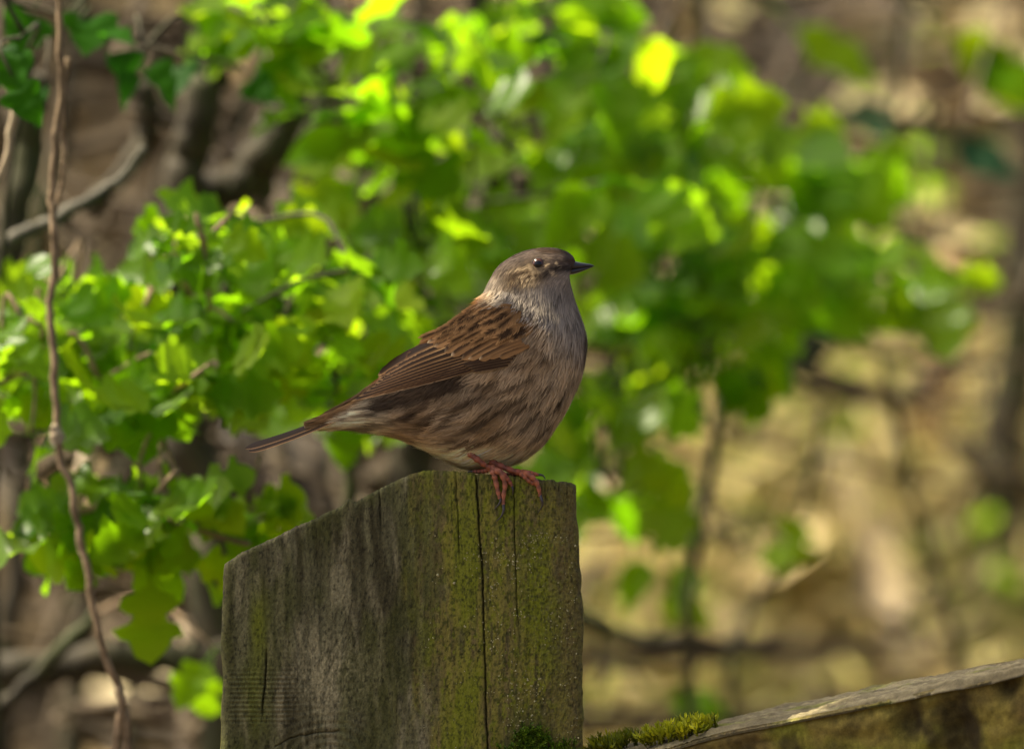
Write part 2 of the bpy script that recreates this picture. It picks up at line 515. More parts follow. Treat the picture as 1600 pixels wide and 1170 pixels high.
# lichen grains on the post
G = Geo()
for k in range(420):
    for _ in range(20):
        px = rnd.gauss(835, 45) if rnd.random() < 0.72 else rnd.uniform(660, 900)
        py = rnd.uniform(830, 1165)
        if 660 < px < 903 and noise(px * 0.03, py * 0.03, 0, 77) + 0.5 * noise(px * .1, py * .1, 0, 5) > rnd.uniform(-0.4, 0.6):
            break
    r = rnd.uniform(0.6, 1.5) * (1.6 if rnd.random() < 0.06 else 1)
    h, c_ = post_height(np.array([px]), np.array([py]))
    y = Y_FRONT + float(h[0] + min(c_[0], 1.0)) / 1000
    c = P(px, py, 0)
    n = 6
    th = np.linspace(0, 2 * np.pi, n, endpoint=False)
    rr = r * Sp * (1 + 0.35 * rng.standard_normal(n))
    ring = np.stack([c[0] + rr * np.cos(th), np.full(n, y + 0.0001), c[2] + rr * np.sin(th)], -1)
    ring2 = np.stack([c[0] + rr * 0.6 * np.cos(th), np.full(n, y - r * Sp * 0.6), c[2] + rr * 0.6 * np.sin(th)], -1)
    V = np.concatenate([ring, ring2, [[c[0], y - r * Sp * 0.75, c[2]]]])
    F = [(i, (i + 1) % n, n + (i + 1) % n, n + i) for i in range(n)] + [(n + i, n + (i + 1) % n, 2 * n) for i in range(n)]
    b = rnd.uniform(0.7, 1.25)
    G.add(V, F, S2L((150, 148, 122)) * K * 0.8 * b)
lich = G.build('lichen', vcol_mat('lichen', 0.9, 0.1), kind='stuff')
lich.parent = post

# ------------------------------------------------------------------ rail
def build_rail():
    # front top edge and back top edge in the photo; the rail leans towards the camera and climbs to the right
    A = P(905, 1188, 0.0); A[1] = -0.004
    B = P(1600, 1044, 0.0)
    yB = -0.075
    B = P(1600, 1044, yB)
    ax = B - A; L0 = np.linalg.norm(ax); ax /= L0
    Ltot = L0 * 3.0
    up = np.array([0, 0, 1.0]); up = up - ax * (up @ ax); up /= np.linalg.norm(up)
    back = np.cross(up, ax); back /= np.linalg.norm(back)
    if back[1] < 0: back = -back
    roll = math.radians(-7.5)
    up2 = up * math.cos(roll) + back * math.sin(roll)
    back2 = back * math.cos(roll) - up * math.sin(roll)
    Hh, W = 0.085, 0.040
    prof = []
    npf = 60
    for k in range(npf): prof.append((0, -Hh + Hh * k / npf, 0))
    for k in range(npf // 2 + 6): prof.append((W * k / (npf // 2 + 6), 0, 1))
    for k in range(8): prof.append((W, -Hh * k / 8, 2))
    for k in range(8): prof.append((W - W * k / 8, -Hh, 3))
    prof = np.array(prof)
    NL = 420
    l = np.concatenate([np.linspace(0, L0 * 1.08, 380), np.linspace(L0 * 1.1, Ltot, 40)])
    Lg, Bg = np.meshgrid(l, prof[:, 0], indexing='ij')
    _, Ug = np.meshgrid(l, prof[:, 1], indexing='ij')
    _, Kg = np.meshgrid(l, prof[:, 2], indexing='ij')
    # round the worn arris and roughen
    r = 0.003
    d_f = Bg; d_t = -Ug
    cut = np.where(Kg == 1, r * np.exp(-(Bg / r) ** 1.3), 0)
    cutf = np.where(Kg == 0, r * np.exp(-(d_t / r) ** 1.3), 0)
    n1 = 0.0016 * fbm(Lg * 60, (Bg + Ug) * 260, 0, 201, 4) + 0.0008 * fbm(Lg * 400, (Bg - Ug) * 700, 0, 203, 3)
    hole = 0.006 * np.exp(-(((Lg - L0 * 0.83) / 0.007) ** 2 + ((Ug + 0.018) / 0.012) ** 2)) + 0.004 * np.exp(-(((Lg - L0 * 0.73) / 0.005) ** 2 + ((Ug + 0.011) / 0.007) ** 2))
    hole += 0.004 * np.exp(-(((Lg - L0 * 0.955) / 0.004) ** 2 + ((Ug + 0.005) / 0.004) ** 2))
    wob = 0.0025 * fbm(Lg * 16, 3, 0, 207, 3)
    n1 = n1 * sstep(0, 0.004, np.minimum(np.where(Kg == 1, Bg, 1), np.where(Kg == 0, d_t, 1)))
    off_u = np.where(Kg == 1, n1 - cut, 0) + wob
    off_b = np.where(Kg == 0, -n1 + cutf + hole, 0)
    V = A + Lg[..., None] * ax + (Bg + off_b)[..., None] * back2 + (Ug + off_u)[..., None] * up2
    n, m = Lg.shape
    F = []
    for i in range(n - 1):
        for j in range(m):
            k = (j + 1) % m
            F.append((i * m + j, (i + 1) * m + j, (i + 1) * m + k, i * m + k))
    F.append(tuple(range(m)))
    F.append(tuple((n - 1) * m + j for j in range(m - 1, -1, -1)))
    stre = fbm(Lg * 30, (Bg + Ug) * 500, 0, 211, 4)
    fine = fbm(Lg * 500, (Bg + Ug) * 700, 0, 213, 3)
    gt = S2L((118, 112, 92)); gd = S2L((84, 78, 62)); ol = S2L((104, 96, 46)); br = S2L((78, 66, 38)); gr = S2L((100, 108, 30)); dk = S2L((40, 34, 20))
    def mix(a, b, t_):
        t_ = np.clip(t_, 0, 1)[..., None]; return a * (1 - t_) + b * t_
    ct = mix(np.broadcast_to(gt, Lg.shape + (3,)), gd, 0.5 - 1.6 * stre)
    ct = mix(ct, gr, sstep(0.25, 0.5, fbm(Lg * 60, Bg * 200, 0, 215, 3)) * 0.5)
    cf = mix(np.broadcast_to(ol, Lg.shape + (3,)), br, 0.5 - 1.5 * fbm(Lg * 45, Ug * 60, 0, 217, 4))
    cf = mix(cf, gr, sstep(0.15, 0.5, fbm(Lg * 50, Ug * 50, 0, 219, 3)) * 0.6)
    cf = mix(cf, dk, sstep(0.1, 0.5, fbm(Lg * 110, Ug * 55, 0, 221, 3)) * 0.8)
    cf = mix(cf, dk, np.clip(hole / 0.003, 0, 1) * 0.8)
    c = np.where((Kg == 1)[..., None], ct, cf) * (1 + 0.5 * fine)[..., None] * K
    G = Geo(); G.add(V.reshape(-1, 3), F, np.clip(c, 0.005, 0.6).reshape(-1, 3))
    o = G.build('fence_rail', wood, label='mossy grey wooden rail sloping up and away from the post', cat='fence rail')
    def on_top(l_, b_):
        return A + l_ * ax + b_ * back2 + up2 * 0.0005, up2
    return o, on_top, L0
rail, rail_top, RL = build_rail()

# ------------------------------------------------------------------ moss cushions
moss_m = vcol_mat('moss', rough=0.6, spec=0.3, transl=0.4)
def moss_clump(name, roots, hmin, hmax, c_lo, c_hi, label, lean=(0, 0, 0), seed=0, leaf=0.0016):
    rs = np.random.default_rng(seed)
    G = Geo()
    for (p, up) in roots:
        h = rs.uniform(hmin, hmax)
        dirv = np.asarray(up) + rs.normal(0, 0.28, 3) + np.asarray(lean); dirv /= np.linalg.norm(dirv)
        bend = rs.normal(0, 0.3, 3)
        nl = max(6, int(h / 0.00034))
        f = rs.uniform(0, 1)
        base = S2L(c_lo) * (1 - f) + S2L(c_hi) * f
        pts = [np.asarray(p) + dirv * h * tt + bend * h * tt ** 2 * 0.5 for tt in np.linspace(-0.15, 1, 5)]
        V, F = tube(pts, [0.0003, 0.0003, 0.0003, 0.00025, 0.0001], 4, cap=False)
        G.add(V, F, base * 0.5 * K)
        for k in range(nl):
            tt = (k + 0.5) / nl
            c = np.asarray(p) + dirv * h * tt + bend * h * tt ** 2 * 0.5
            ang = k * 2.4 + rs.uniform(-.3, .3)
            a = np.cross(dirv, [0.3, 0.5, 0.8]); a /= np.linalg.norm(a); b = np.cross(dirv, a)
            out = a * math.cos(ang) + b * math.sin(ang)
            ll = leaf * (0.6 + 0.6 * math.sin(math.pi * min(1, tt * 0.9 + 0.1))) * rs.uniform(0.7, 1.2)
            w = np.cross(out, dirv) * ll * 0.20
            mid = c + out * ll * 0.5 + dirv * ll * 0.35
            tip = c + out * ll * 0.75 + dirv * ll * 0.95
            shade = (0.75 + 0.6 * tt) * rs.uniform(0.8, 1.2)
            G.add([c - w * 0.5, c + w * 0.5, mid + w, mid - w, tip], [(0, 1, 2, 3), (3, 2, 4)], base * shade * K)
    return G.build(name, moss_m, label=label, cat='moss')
roots = []
for k in range(80):
    l_ = RL * rnd.uniform(0.13, 0.30); b_ = rnd.uniform(0.001, 0.016)
    if ((l_ / RL - 0.215) / 0.085) ** 2 + ((b_ - 0.008) / 0.009) ** 2 > 1: continue
    p, up_ = rail_top(l_, b_)
    roots.append((p, up_))
moss_clump('moss_cushion', roots, 0.003, 0.0066, (100, 110, 14), (156, 160, 30), 'bright yellow-green cushion of moss on the rail', lean=(0.15, -0.1, 0.1), seed=2, leaf=0.0026)
roots = []
for k in range(330):
    px = rnd.gauss(835, 22) if rnd.random() < 0.75 else rnd.uniform(795, 905)
    hgt = 1140 + 0.02 * (px - 830) ** 2
    py = rnd.uniform(min(hgt, 1165), 1200)
    if px > 906: continue
    p = P(px, py, 0); p[1] = Y_FRONT + 0.0005
    roots.append((p, np.array([rnd.uniform(-.3, .3), -0.75, 0.7])))
moss_clump('moss_cushion', roots, 0.002, 0.0052, (52, 84, 14), (92, 116, 22), 'dark green moss cushion at the foot of the post face', seed=3, leaf=0.0013)
roots = []
for k in range(46):
    px = rnd.uniform(905, 972); l_ = RL * (px - 905) / 695; b_ = rnd.uniform(0.0, 0.02)
    p, up_ = rail_top(l_, b_)
    roots.append((p, up_))
moss_clump('moss_cushion', roots, 0.003, 0.006, (80, 92, 18), (140, 142, 26), 'olive moss tuft in the angle of rail and post', seed=4, leaf=0.0024)

KB = np.array([1.50, 1.45, 1.30])
# ------------------------------------------------------------------ bird (dunnock)
bird = empty('bird', P(790, 742, 0), label='small brown streaked songbird with grey head perched on the post', cat='bird')
secs = [  # dorsal point, ventral point, half width   (photo pixels)
    (899, 408, 890, 430, 9), (894, 399, 889, 436, 16), (880, 391, 892, 446, 25), (855, 387, 895, 458, 32), (824, 391, 898, 468, 36), (798, 402, 902, 481, 40),
    (777, 418, 907, 495, 46), (763, 442, 912, 511, 56), (752, 466, 916, 530, 69), (737, 482, 915, 552, 80), (714, 497, 910, 578, 88), (690, 514, 900, 608, 92),
    (665, 533, 886, 637, 94), (640, 552, 867, 668, 93), (616, 573, 844, 699, 92), (595, 590, 800, 724, 85), (575, 605, 748, 733, 72), (559, 617, 703, 719, 58),
    (543, 627, 662, 697, 45), (529, 635, 620, 681, 33), (517, 641, 575, 673, 23), (508, 646, 537, 671, 16), (502, 651, 512, 671, 11), (490, 656, 495, 670, 8), (474, 663, 477, 670, 4)]
secs = np.array(secs, float)
NR, NA = 130, 72
sc_ = catmull(secs, NR)
phi = np.linspace(0, 2 * np.pi, NA, endpoint=False)
def body_surface(ui, ph):
    """ui in 0..NR-1 (float array), ph angle -> point (x px, y px-depth, z px)"""
    ui = np.clip(ui, 0, NR - 1.001)
    i = np.floor(ui).astype(int); f = (ui - i)[..., None]
    q = sc_[i] * (1 - f) + sc_[i + 1] * f
    cx = (q[..., 0] + q[..., 2]) / 2; cy = (q[..., 1] + q[..., 3]) / 2
    hx = (q[..., 0] - q[..., 2]) / 2; hy = (q[..., 1] - q[..., 3]) / 2
    c = np.cos(ph); s_ = np.sin(ph)
    return np.stack([cx + hx * c, -q[..., 4] * s_, cy + hy * c], -1)   # px, depth px (negative = to camera), py
def to_world(q):
    q = np.asarray(q, float)
    return np.stack([(q[..., 0] - 800) * Sp, q[..., 1] * Sp, ZC + (585 - q[..., 2]) * Sp], -1)

# colour pattern of the plumage, in photo pixels
def seg_d(px, py, a, b):
    a = np.array(a, float); b = np.array(b, float)
    ab = b - a
    t_ = np.clip(((px - a[0]) * ab[0] + (py - a[1]) * ab[1]) / (ab @ ab), 0, 1)
    return np.hypot(px - a[0] - t_ * ab[0], py - a[1] - t_ * ab[1])
streaks = [([(699, 692), (735, 672), (771, 650), (817, 619)], 4.5), ([(690, 668), (712, 642), (732, 625), (760, 616)], 6.5), ([(730, 700), (762, 688)], 4),
           ([(745, 605), (776, 599)], 4), ([(784, 609), (812, 599), (835, 586)], 4), ([(766, 687), (800, 665)], 3), ([(830, 692), (863, 660)], 2.5), ([(846, 613), (864, 599)], 2.5),
           ([(800, 650), (828, 630), (850, 622)], 3), ([(655, 668), (690, 640)], 5), ([(916, 526), (917, 545), (912, 566)], 3), ([(704, 703), (730, 690)], 3.5), ([(640, 655), (672, 628)], 6),
           ([(850, 560), (870, 552)], 3), ([(800, 575), (832, 560)], 3), ([(868, 640), (884, 610)], 2.5), ([(610, 662), (645, 648)], 4), ([(815, 672), (838, 650)], 2.5), ([(740, 660), (770, 633)], 3)]
def plumage_color(px, py, jit):
    px = np.asarray(px, float); py = np.asarray(py, float)
    def mix(a, b, t_):
        t_ = np.clip(t_, 0, 1)[..., None]; return a * (1 - t_) + b * t_
    full = px.shape + (3,)
    flank = S2L((152, 133, 108)); fl2 = S2L((124, 103, 77)); grey = S2L((120, 111, 102)); buff = S2L((152, 137, 116)); white = S2L((226, 206, 168)); dk = S2L((44, 31, 19))
    crown = S2L((72, 62, 57)); ruf = S2L((124, 84, 44)); ear = S2L((98, 83, 64)); pale = S2L((152, 134, 108))
    n1 = fbm(px * 0.03, py * 0.03, 0, 301, 3); n2 = fbm(px * 0.12, py * 0.12, 0, 303, 3)
    c = mix(np.broadcast_to(flank, full), fl2, 0.4 + 1.2 * n1 + 0.6 * n2)
    # paler, greyer towards breast and belly
    e = (px - 640) * 0.46 + (py - 560) * 0.88             # downward/forward coordinate
    front = sstep(-60, 10, (px - 862) + (py - 600) * 0.42 + 18 * n1)
    c = mix(c, buff, front * 0.75)
    belly = sstep(-10, 16, py - (692 + 0.12 * np.abs(px - 700)) + 12 * n1)
    belly = np.maximum(belly, sstep(12, 40, py - (640 + 0.40 * (px - 520)) + 8 * n1) * (px < 720))
    c = mix(c, white, belly * (0.6 + 0.8 * n2))
    # grey bib and breast
    bib = sstep(-20, 22, (px - 838) * 0.62 - (py - 508) * 0.62 + 14 * n1) * (1 - sstep(540, 600, py + 14 * n1))
    c = mix(c, grey, bib * 0.9)
    neck = sstep(-8, 8, (488 + 0.25 * (px - 770)) - py + 3 * n2) * sstep(410, 450, py)
    c = mix(c, S2L((118, 110, 102)), neck)
    c = mix(c, S2L((190, 164, 128)), neck * (1 - sstep(752, 782, px - (py - 450) * -0.2)) * 0.8)  # sunlight on the nape painted in as pale buff
    # mantle and back
    dors = py - np.interp(px, [500, 543, 595, 640, 690, 737, 752, 770], [652, 627, 590, 552, 514, 482, 466, 440])
    man = (1 - sstep(28, 50, dors)) * (1 - sstep(742, 760, px + 0.5 * (466 - py) * 0)) * (px > 560)
    c = mix(c, ruf, man)
    c = mix(c, dk, man * sstep(0.05, 0.35, noise(px * 0.03 + py * 0.05, py * 0.11 - px * 0.075 * 0 + px * 0.08, 0, 309)) * 0.85)
    rump = sstep(-2, 6, 30 - dors) * (px <= 585) * (1 - sstep(10, 20, dors))
    c = mix(c, S2L((92, 70, 44)), rump)
    # undertail coverts: pale with dark centres
    ut = (1 - sstep(590, 625, px)) * sstep(14, 20, dors)
    c = mix(c, S2L((196, 184, 158)), ut * 0.8)
    c = mix(c, dk, ut * sstep(0.1, 0.4, noise(px * 0.05, py * 0.16, 0, 311)) * 0.6)
    # dark feathers below the closed wing, with its shadow painted in as well
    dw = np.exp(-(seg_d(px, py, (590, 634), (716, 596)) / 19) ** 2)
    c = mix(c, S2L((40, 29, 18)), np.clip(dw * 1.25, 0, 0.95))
    for pl, w in streaks:
        d = np.full(px.shape, 1e9)
        for a, b in zip(pl[:-1], pl[1:]):
            d = np.minimum(d, seg_d(px, py, a, b))
        d = d * 0.8 + 1.2 * n2
        c = mix(c, dk, np.exp(-(np.maximum(d, 0) / w) ** 2) * 0.8)
    fine_st = noise((px * 0.55 + py * 0.84) * 0.22, (px * 0.84 - py * 0.55) * 0.03, 0, 317)
    c = mix(c, dk, sstep(0.35, 0.8, fine_st) * 0.10 * (1 - neck) * (1 - bib * .7))
    # head
    head = 1 - sstep(-6, 6, py - (452 + (px - 840) * -0.10))
    headz = head * (px > 752) 
    hc = mix(np.broadcast_to(grey * 0.95, full), crown, 1 - sstep(-6, 8, py - (425 - 0.42 * np.abs(px - 850) * (px < 850) * 0 - 0.10 * (px - 850))))
    earm = np.exp(-(((px - 818) / 40) ** 2 + ((py - 436 + (px - 818) * 0.25) / 23) ** 2) ** 1.5)
    hc = mix(hc, ear, earm * 1.1)
    es = noise((px - 0.25 * py) * 0.035, (py + px * 0.22) * 0.27, 0, 321)
    hc = mix(hc, pale, earm * sstep(0.05, 0.4, es) * 0.8)
    hc = mix(hc, dk, earm * sstep(0.05, 0.4, -es) * 0.85)
    cs = noise(px * 0.04, py * 0.24, 0, 323)
    hc = mix(hc, dk * 1.3, (1 - sstep(-4, 10, py - 408)) * sstep(0.0, 0.5, cs) * 0.7)
    mot = np.exp(-(((px - 862) / 20) ** 2 + ((py - 420) / 14) ** 2) ** 2)
    mm = noise(px * 0.26, py * 0.26, 0, 325)
    hc = mix(hc, S2L((62, 52, 46)), mot * 0.55)
    hc = mix(hc, pale * 1.15, mot * sstep(0.15, 0.45, mm))
    hc = mix(hc, S2L((40, 34, 30)), np.exp(-(seg_d(px, py, (866, 420), (892, 420)) / 5.5) ** 2) * 0.9)
    d_eye = np.hypot(px - 840.5, py - 413.5)
    hc = mix(hc, S2L((48, 38, 32)), np.exp(-((d_eye - 9) / 3.0) ** 2) * 0.75)
    hc = mix(hc, pale, np.exp(-((d_eye - 13.5) / 1.8) ** 2) * sstep(-0.4, 0.5, (py - 413) / 12 + 0.2 * mm) * 0.55)
    c = mix(c, hc, headz)
    dkl = np.exp(-(seg_d(px, py, (806, 452), (824, 470)) / 6) ** 2)
    c = mix(c, S2L((70, 62, 60)), dkl * 0.6)
    return np.clip(c * (1 + jit)[..., None] * KB, 0.006, 0.7)

UU, PH = np.meshgrid(np.arange(NR, dtype=float), phi, indexing='ij')
BS = body_surface(UU, PH)
# soft unevenness of the plumage
bump = 1.5 * fbm(BS[..., 0] * 0.035, BS[..., 1] * 0.035, BS[..., 2] * 0.035, 341, 3)
bq = BS.copy()
bq[..., 1] *= 1 + 0.02 * bump
bv = to_world(bq).reshape(-1, 3)
bf = []
for i in range(NR - 1):
    for j in range(NA):
        k = (j + 1) % NA
        bf.append((i * NA + j, i * NA + k, (i + 1) * NA + k, (i + 1) * NA + j))
bf.append(tuple(range(NA - 1, -1, -1))); bf.append(tuple((NR - 1) * NA + j for j in range(NA)))
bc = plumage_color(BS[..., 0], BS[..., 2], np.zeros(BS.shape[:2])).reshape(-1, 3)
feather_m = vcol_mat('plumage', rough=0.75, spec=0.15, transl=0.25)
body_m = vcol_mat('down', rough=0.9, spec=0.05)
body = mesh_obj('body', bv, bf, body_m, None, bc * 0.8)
keep(body, bird)

wing_poly = np.array([(752, 476), (796, 488), (822, 503), (824, 522), (814, 545), (785, 560), (728, 578), (640, 603), (600, 612), (540, 634), (520, 640), (590, 585), (640, 549), (690, 511), (735, 482)], float)
def in_poly(px, py, poly):
    inside = np.zeros(px.shape, bool)
    j = len(poly) - 1
    for i in range(len(poly)):
        xi, yi = poly[i]; xj, yj = poly[j]
        hit = ((yi > py) != (yj > py)) & (px < (xj - xi) * (py - yi) / (yj - yi + 1e-9) + xi)
        inside ^= hit
        j = i
    return inside

# short contour feathers over the whole body, laid along the flow of the plumage
NB = 64000
uu = rng.uniform(0.5, NR - 6, NB); pp = rng.uniform(0, 2 * np.pi, NB)
q0 = body_surface(uu, pp)
# area weighting
q0u = body_surface(uu + 0.5, pp); q0p = body_surface(uu, pp + 0.04)
area = np.linalg.norm(np.cross(q0u - q0, q0p - q0), axis=1)
keepm = rng.uniform(0, 1, NB) < np.clip(area / np.percentile(area, 82), 0.05, 1)
d_eye = np.hypot(q0[:, 0] - 840.5, q0[:, 2] - 413.5)
keepm &= d_eye > 10.5
keepm &= ~(in_poly(q0[:, 0], q0[:, 2], wing_poly) & (np.abs(np.sin(pp)) > 0.25))
keepm &= ~((q0[:, 0] > 893) & (q0[:, 2] < 434))
uu, pp, q0 = uu[keepm], pp[keepm], q0[keepm]
n = len(uu)
hd = 1 - sstep(440, 500, q0[:, 2] - (q0[:, 0] - 830) * 0.2)
length = (1 - hd) * 27 + hd * 9.5
length = np.where(q0[:, 2] > 690, length * 1.4, length)
length *= rng.uniform(0.65, 1.3, n)
length = np.where(d_eye[keepm] < 16, length * 0.5, length)
width = (1 - hd) * 0.85 + hd * 0.6
du_px = np.linalg.norm(body_surface(uu + 1, pp) - q0, axis=1)
du = length / np.maximum(du_px, 0.6)
du = np.minimum(du, NR - 1.2 - uu)
turn = 0.10 * fbm(q0[:, 0] * 0.02, q0[:, 2] * 0.02, np.sign(np.sin(pp)) * 3, 351, 2) + rng.normal(0, 0.035, n)
rowc = np.floor(uu / 2.6).astype(int)
nphi = np.where(hd > 0.5, 40, 30)
cphi = (pp / (2 * np.pi) * nphi + 0.5 * (rowc % 2) + 0.35 * _hash(rowc, rowc * 0, rowc * 0, 5))
colc = np.floor(cphi).astype(int)
offc = (cphi - colc) - 0.5                    # place of the barb across its feather
cl = _hash(rowc, colc, rowc * 0, 9)
cl2 = _hash(rowc, colc, rowc * 0 + 3, 9)
turn = turn - offc * (2 * np.pi / nphi) * 0.55 * (1 - hd) + (cl2 - 0.5) * 0.10
length = length * (0.8 + 0.4 * cl)
rad = np.maximum(np.abs(q0[:, 1]), 12)
V = []
prev = None
lift = (rng.uniform(0.2, 1.6, n) + 2.2 * rng.random(n) ** 5) * (1 - 0.6 * hd) + np.where((q0[:, 2] > 695) | ((q0[:, 2] > 672) & (q0[:, 0] < 660)), 1.2 + 3.2 * rng.random(n) ** 3, 0)
edge_d = np.full(n, 1e9)
for a_, b_ in zip([(750, 462), (800, 472), (842, 488), (858, 512)], [(800, 472), (842, 488), (858, 512), (852, 548)]):
    edge_d = np.minimum(edge_d, seg_d(q0[:, 0], q0[:, 2], a_, b_))
lift = lift + 8.0 * np.exp(-(edge_d / 11) ** 2) * (np.abs(np.sin(pp)) > 0.2)
lift = lift + (cl2 - 0.3) * 1.8 * (1 - hd) + 0.9 * (0.5 - np.abs(offc)) * (1 - hd)
lift = np.maximum(lift, 0.2)
ts = (0, 0.4, 0.75, 1.0)
pts = []
nrm = None
for tt in ts:
    qq = body_surface(uu + du * tt, pp + turn * tt * length / 30)
    e1 = body_surface(uu + du * tt + 0.4, pp) - body_surface(uu + du * tt - 0.4, pp)
    e2 = body_surface(uu + du * tt, pp + 0.03) - body_surface(uu + du * tt, pp - 0.03)
    nn = np.cross(e1, e2); nn /= np.linalg.norm(nn, axis=1)[:, None] + 1e-9
    cen = np.stack([body_surface(uu, 0 * pp), body_surface(uu, 0 * pp + np.pi)]).mean(0)
    sg = np.sign(((q0 - cen) * nn).sum(1)); nn *= sg[:, None]
    side = e2 / (np.linalg.norm(e2, axis=1)[:, None] + 1e-9)
    pts.append((qq + nn * (lift * (0.25 + tt))[:, None], side))
wprof = (0.8, 1.0, 0.7, 0)
bl = np.zeros((n, 7, 3))
for k in range(3):
    p_, s_ = pts[k]
    bl[:, 2 * k] = p_ - s_ * (width * wprof[k])[:, None]
    bl[:, 2 * k + 1] = p_ + s_ * (width * wprof[k])[:, None]
bl[:, 6] = pts[3][0]
mid = pts[1][0]
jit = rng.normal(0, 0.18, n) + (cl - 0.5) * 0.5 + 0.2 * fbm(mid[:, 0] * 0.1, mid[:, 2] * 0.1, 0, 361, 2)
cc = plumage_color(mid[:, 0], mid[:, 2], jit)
cv = np.repeat(cc[:, None], 7, axis=1)
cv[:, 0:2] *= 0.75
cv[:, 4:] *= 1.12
base_i = (np.arange(n) * 7)[:, None]
quads = np.concatenate([base_i + np.array([[0, 1, 3, 2]]), base_i + np.array([[2, 3, 5, 4]])]).tolist()
tris = (base_i + np.array([[4, 5, 6]])).tolist()
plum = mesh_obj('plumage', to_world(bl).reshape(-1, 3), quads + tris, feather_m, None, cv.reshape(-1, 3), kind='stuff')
keep(plum, bird)

# ---- wings
# a smooth shell just outside the body carries the flight feathers
near = (BS[..., 1] < -4)
X_, Z_, D_ = BS[..., 0][near], BS[..., 2][near], -BS[..., 1][near]
selw = (X_ > 500) & (X_ < 870) & (Z_ > 455) & (Z_ < 680)
X_, Z_, D_ = X_[selw], Z_[selw], D_[selw]
def basis(x, z):
    a = (np.asarray(x, float) - 700) / 150; b = (np.asarray(z, float) - 560) / 80
    return np.stack([np.ones_like(a), a, b, a * a, a * b, b * b, a ** 3, a * a * b, a * b * b, b ** 3], -1)
coef, *_ = np.linalg.lstsq(basis(X_, Z_), D_, rcond=None)
_u, _p = np.meshgrid(np.linspace(0, NR - 1.1, 700), np.linspace(0.02, np.pi - 0.02, 260), indexing='ij')
_q = body_surface(_u, _p)
RX0, RZ0, RST = 480, 440, 3.0
RAS = np.zeros((150, 110))
_i = np.clip(((_q[..., 0] - RX0) / RST).astype(int), 0, 149); _j = np.clip(((_q[..., 2] - RZ0) / RST).astype(int), 0, 109)
np.maximum.at(RAS, (_i, _j), -_q[..., 1])
for _ in range(3):
    RAS = (RAS + np.roll(RAS, 1, 0) + np.roll(RAS, -1, 0) + np.roll(RAS, 1, 1) + np.roll(RAS, -1, 1)) / 5
def shell(x, z):
    x = np.asarray(x, float); z = np.asarray(z, float)
    fx = np.clip((x - RX0) / RST - 0.5, 0, 148.9); fz = np.clip((z - RZ0) / RST - 0.5, 0, 108.9)
    i = fx.astype(int); j = fz.astype(int); a = fx - i; b = fz - j
    r = RAS[i, j] * (1 - a) * (1 - b) + RAS[i + 1, j] * a * (1 - b) + RAS[i, j + 1] * (1 - a) * b + RAS[i + 1, j + 1] * a * b
    f = np.clip(basis(x, z) @ coef, 8, 110)
    return np.maximum(np.minimum(f, r + 6), r + 3.0)

def feather_mesh(name, base, tip, width, bow, lay, colfn, nt=20, ns=13, camber=0.9, blunt=0.5, rag=0.05, seed=0):
    base = np.array(base, float); tip = np.array(tip, float)
    ax = tip - base; L = np.linalg.norm(ax); ax /= L
    nv = np.array([-ax[1], ax[0]])        # in the picture plane
    if nv[1] > 0: nv = -nv                # nv points up
    tt = np.linspace(0, 1, nt)[:, None]
    ss = np.linspace(-1, 1, ns)[None, :]
    w = width * 0.5 * np.minimum(1, (0.35 + 1.6 * tt)) * np.clip(1 - np.clip((tt - (1 - blunt)) / blunt, 0, 1) ** 2.2, 0, 1) ** 0.6
    rs = np.random.default_rng(seed)
    w = w * (1 + rag * rs.standard_normal((nt, 1)))
    cx = base[0] + ax[0] * L * tt + nv[0] * bow * 4 * tt * (1 - tt)
    cz = base[1] + ax[1] * L * tt + nv[1] * bow * 4 * tt * (1 - tt)
    x = cx + nv[0] * w * ss; z = cz + nv[1] * w * ss
    y = -(shell(x, z) - 2.0 + lay * 0.42 + camber * (1 - ss ** 2) - 0.8 * np.abs(ss) * 0)
    q = np.stack([x, y, z], -1)
    c = colfn(tt + 0 * ss, ss + 0 * tt, rs)
    c = np.clip(c * KB, 0.005, 0.7)
    return to_world(q).reshape(-1, 3), grid_faces(nt, ns), c.reshape(-1, 3)

def cmix(a, b, t_):
    t_ = np.clip(t_, 0, 1)[..., None]; return a * (1 - t_) + b * t_
def bars(t_, s_, seed):      # fine oblique barbs
    return 1 + 0.16 * noise(t_ * 6 + np.abs(s_) * 3, s_ * 3 + seed, 0, 401)
RUF = S2L((134, 101, 65)); RUF2 = S2L((108, 79, 49)); BUF = S2L((172, 138, 94)); DKB = S2L((36, 24, 14)); MIDB = S2L((88, 62, 38)); PALE = S2L((200, 172, 136)); GRB = S2L((124, 104, 80))
def col_mantle(warm=1.0, core=0.45):
    def f(t_, s_, rs):
        c = cmix(np.broadcast_to(RUF * warm, t_.shape + (3,)), BUF, sstep(0.55, 1.0, np.abs(s_)) * 0.5)
        k = sstep(0.10, -0.06, np.abs(s_) - core * np.sin(np.pi * np.clip(t_ * 0.92 + 0.03, 0, 1)) ** 0.7) * sstep(0.15, 0.42, t_) * (1 - sstep(0.86, 0.97, t_))
        c = cmix(c, DKB, k * 0.95)
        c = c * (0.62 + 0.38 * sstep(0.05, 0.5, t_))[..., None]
        c = cmix(c, BUF, sstep(0.8, 1.0, t_) * 0.45)
        return c * (bars(t_, s_, rs.uniform(0, 50)) * rs.uniform(0.9, 1.1))[..., None]
    return f
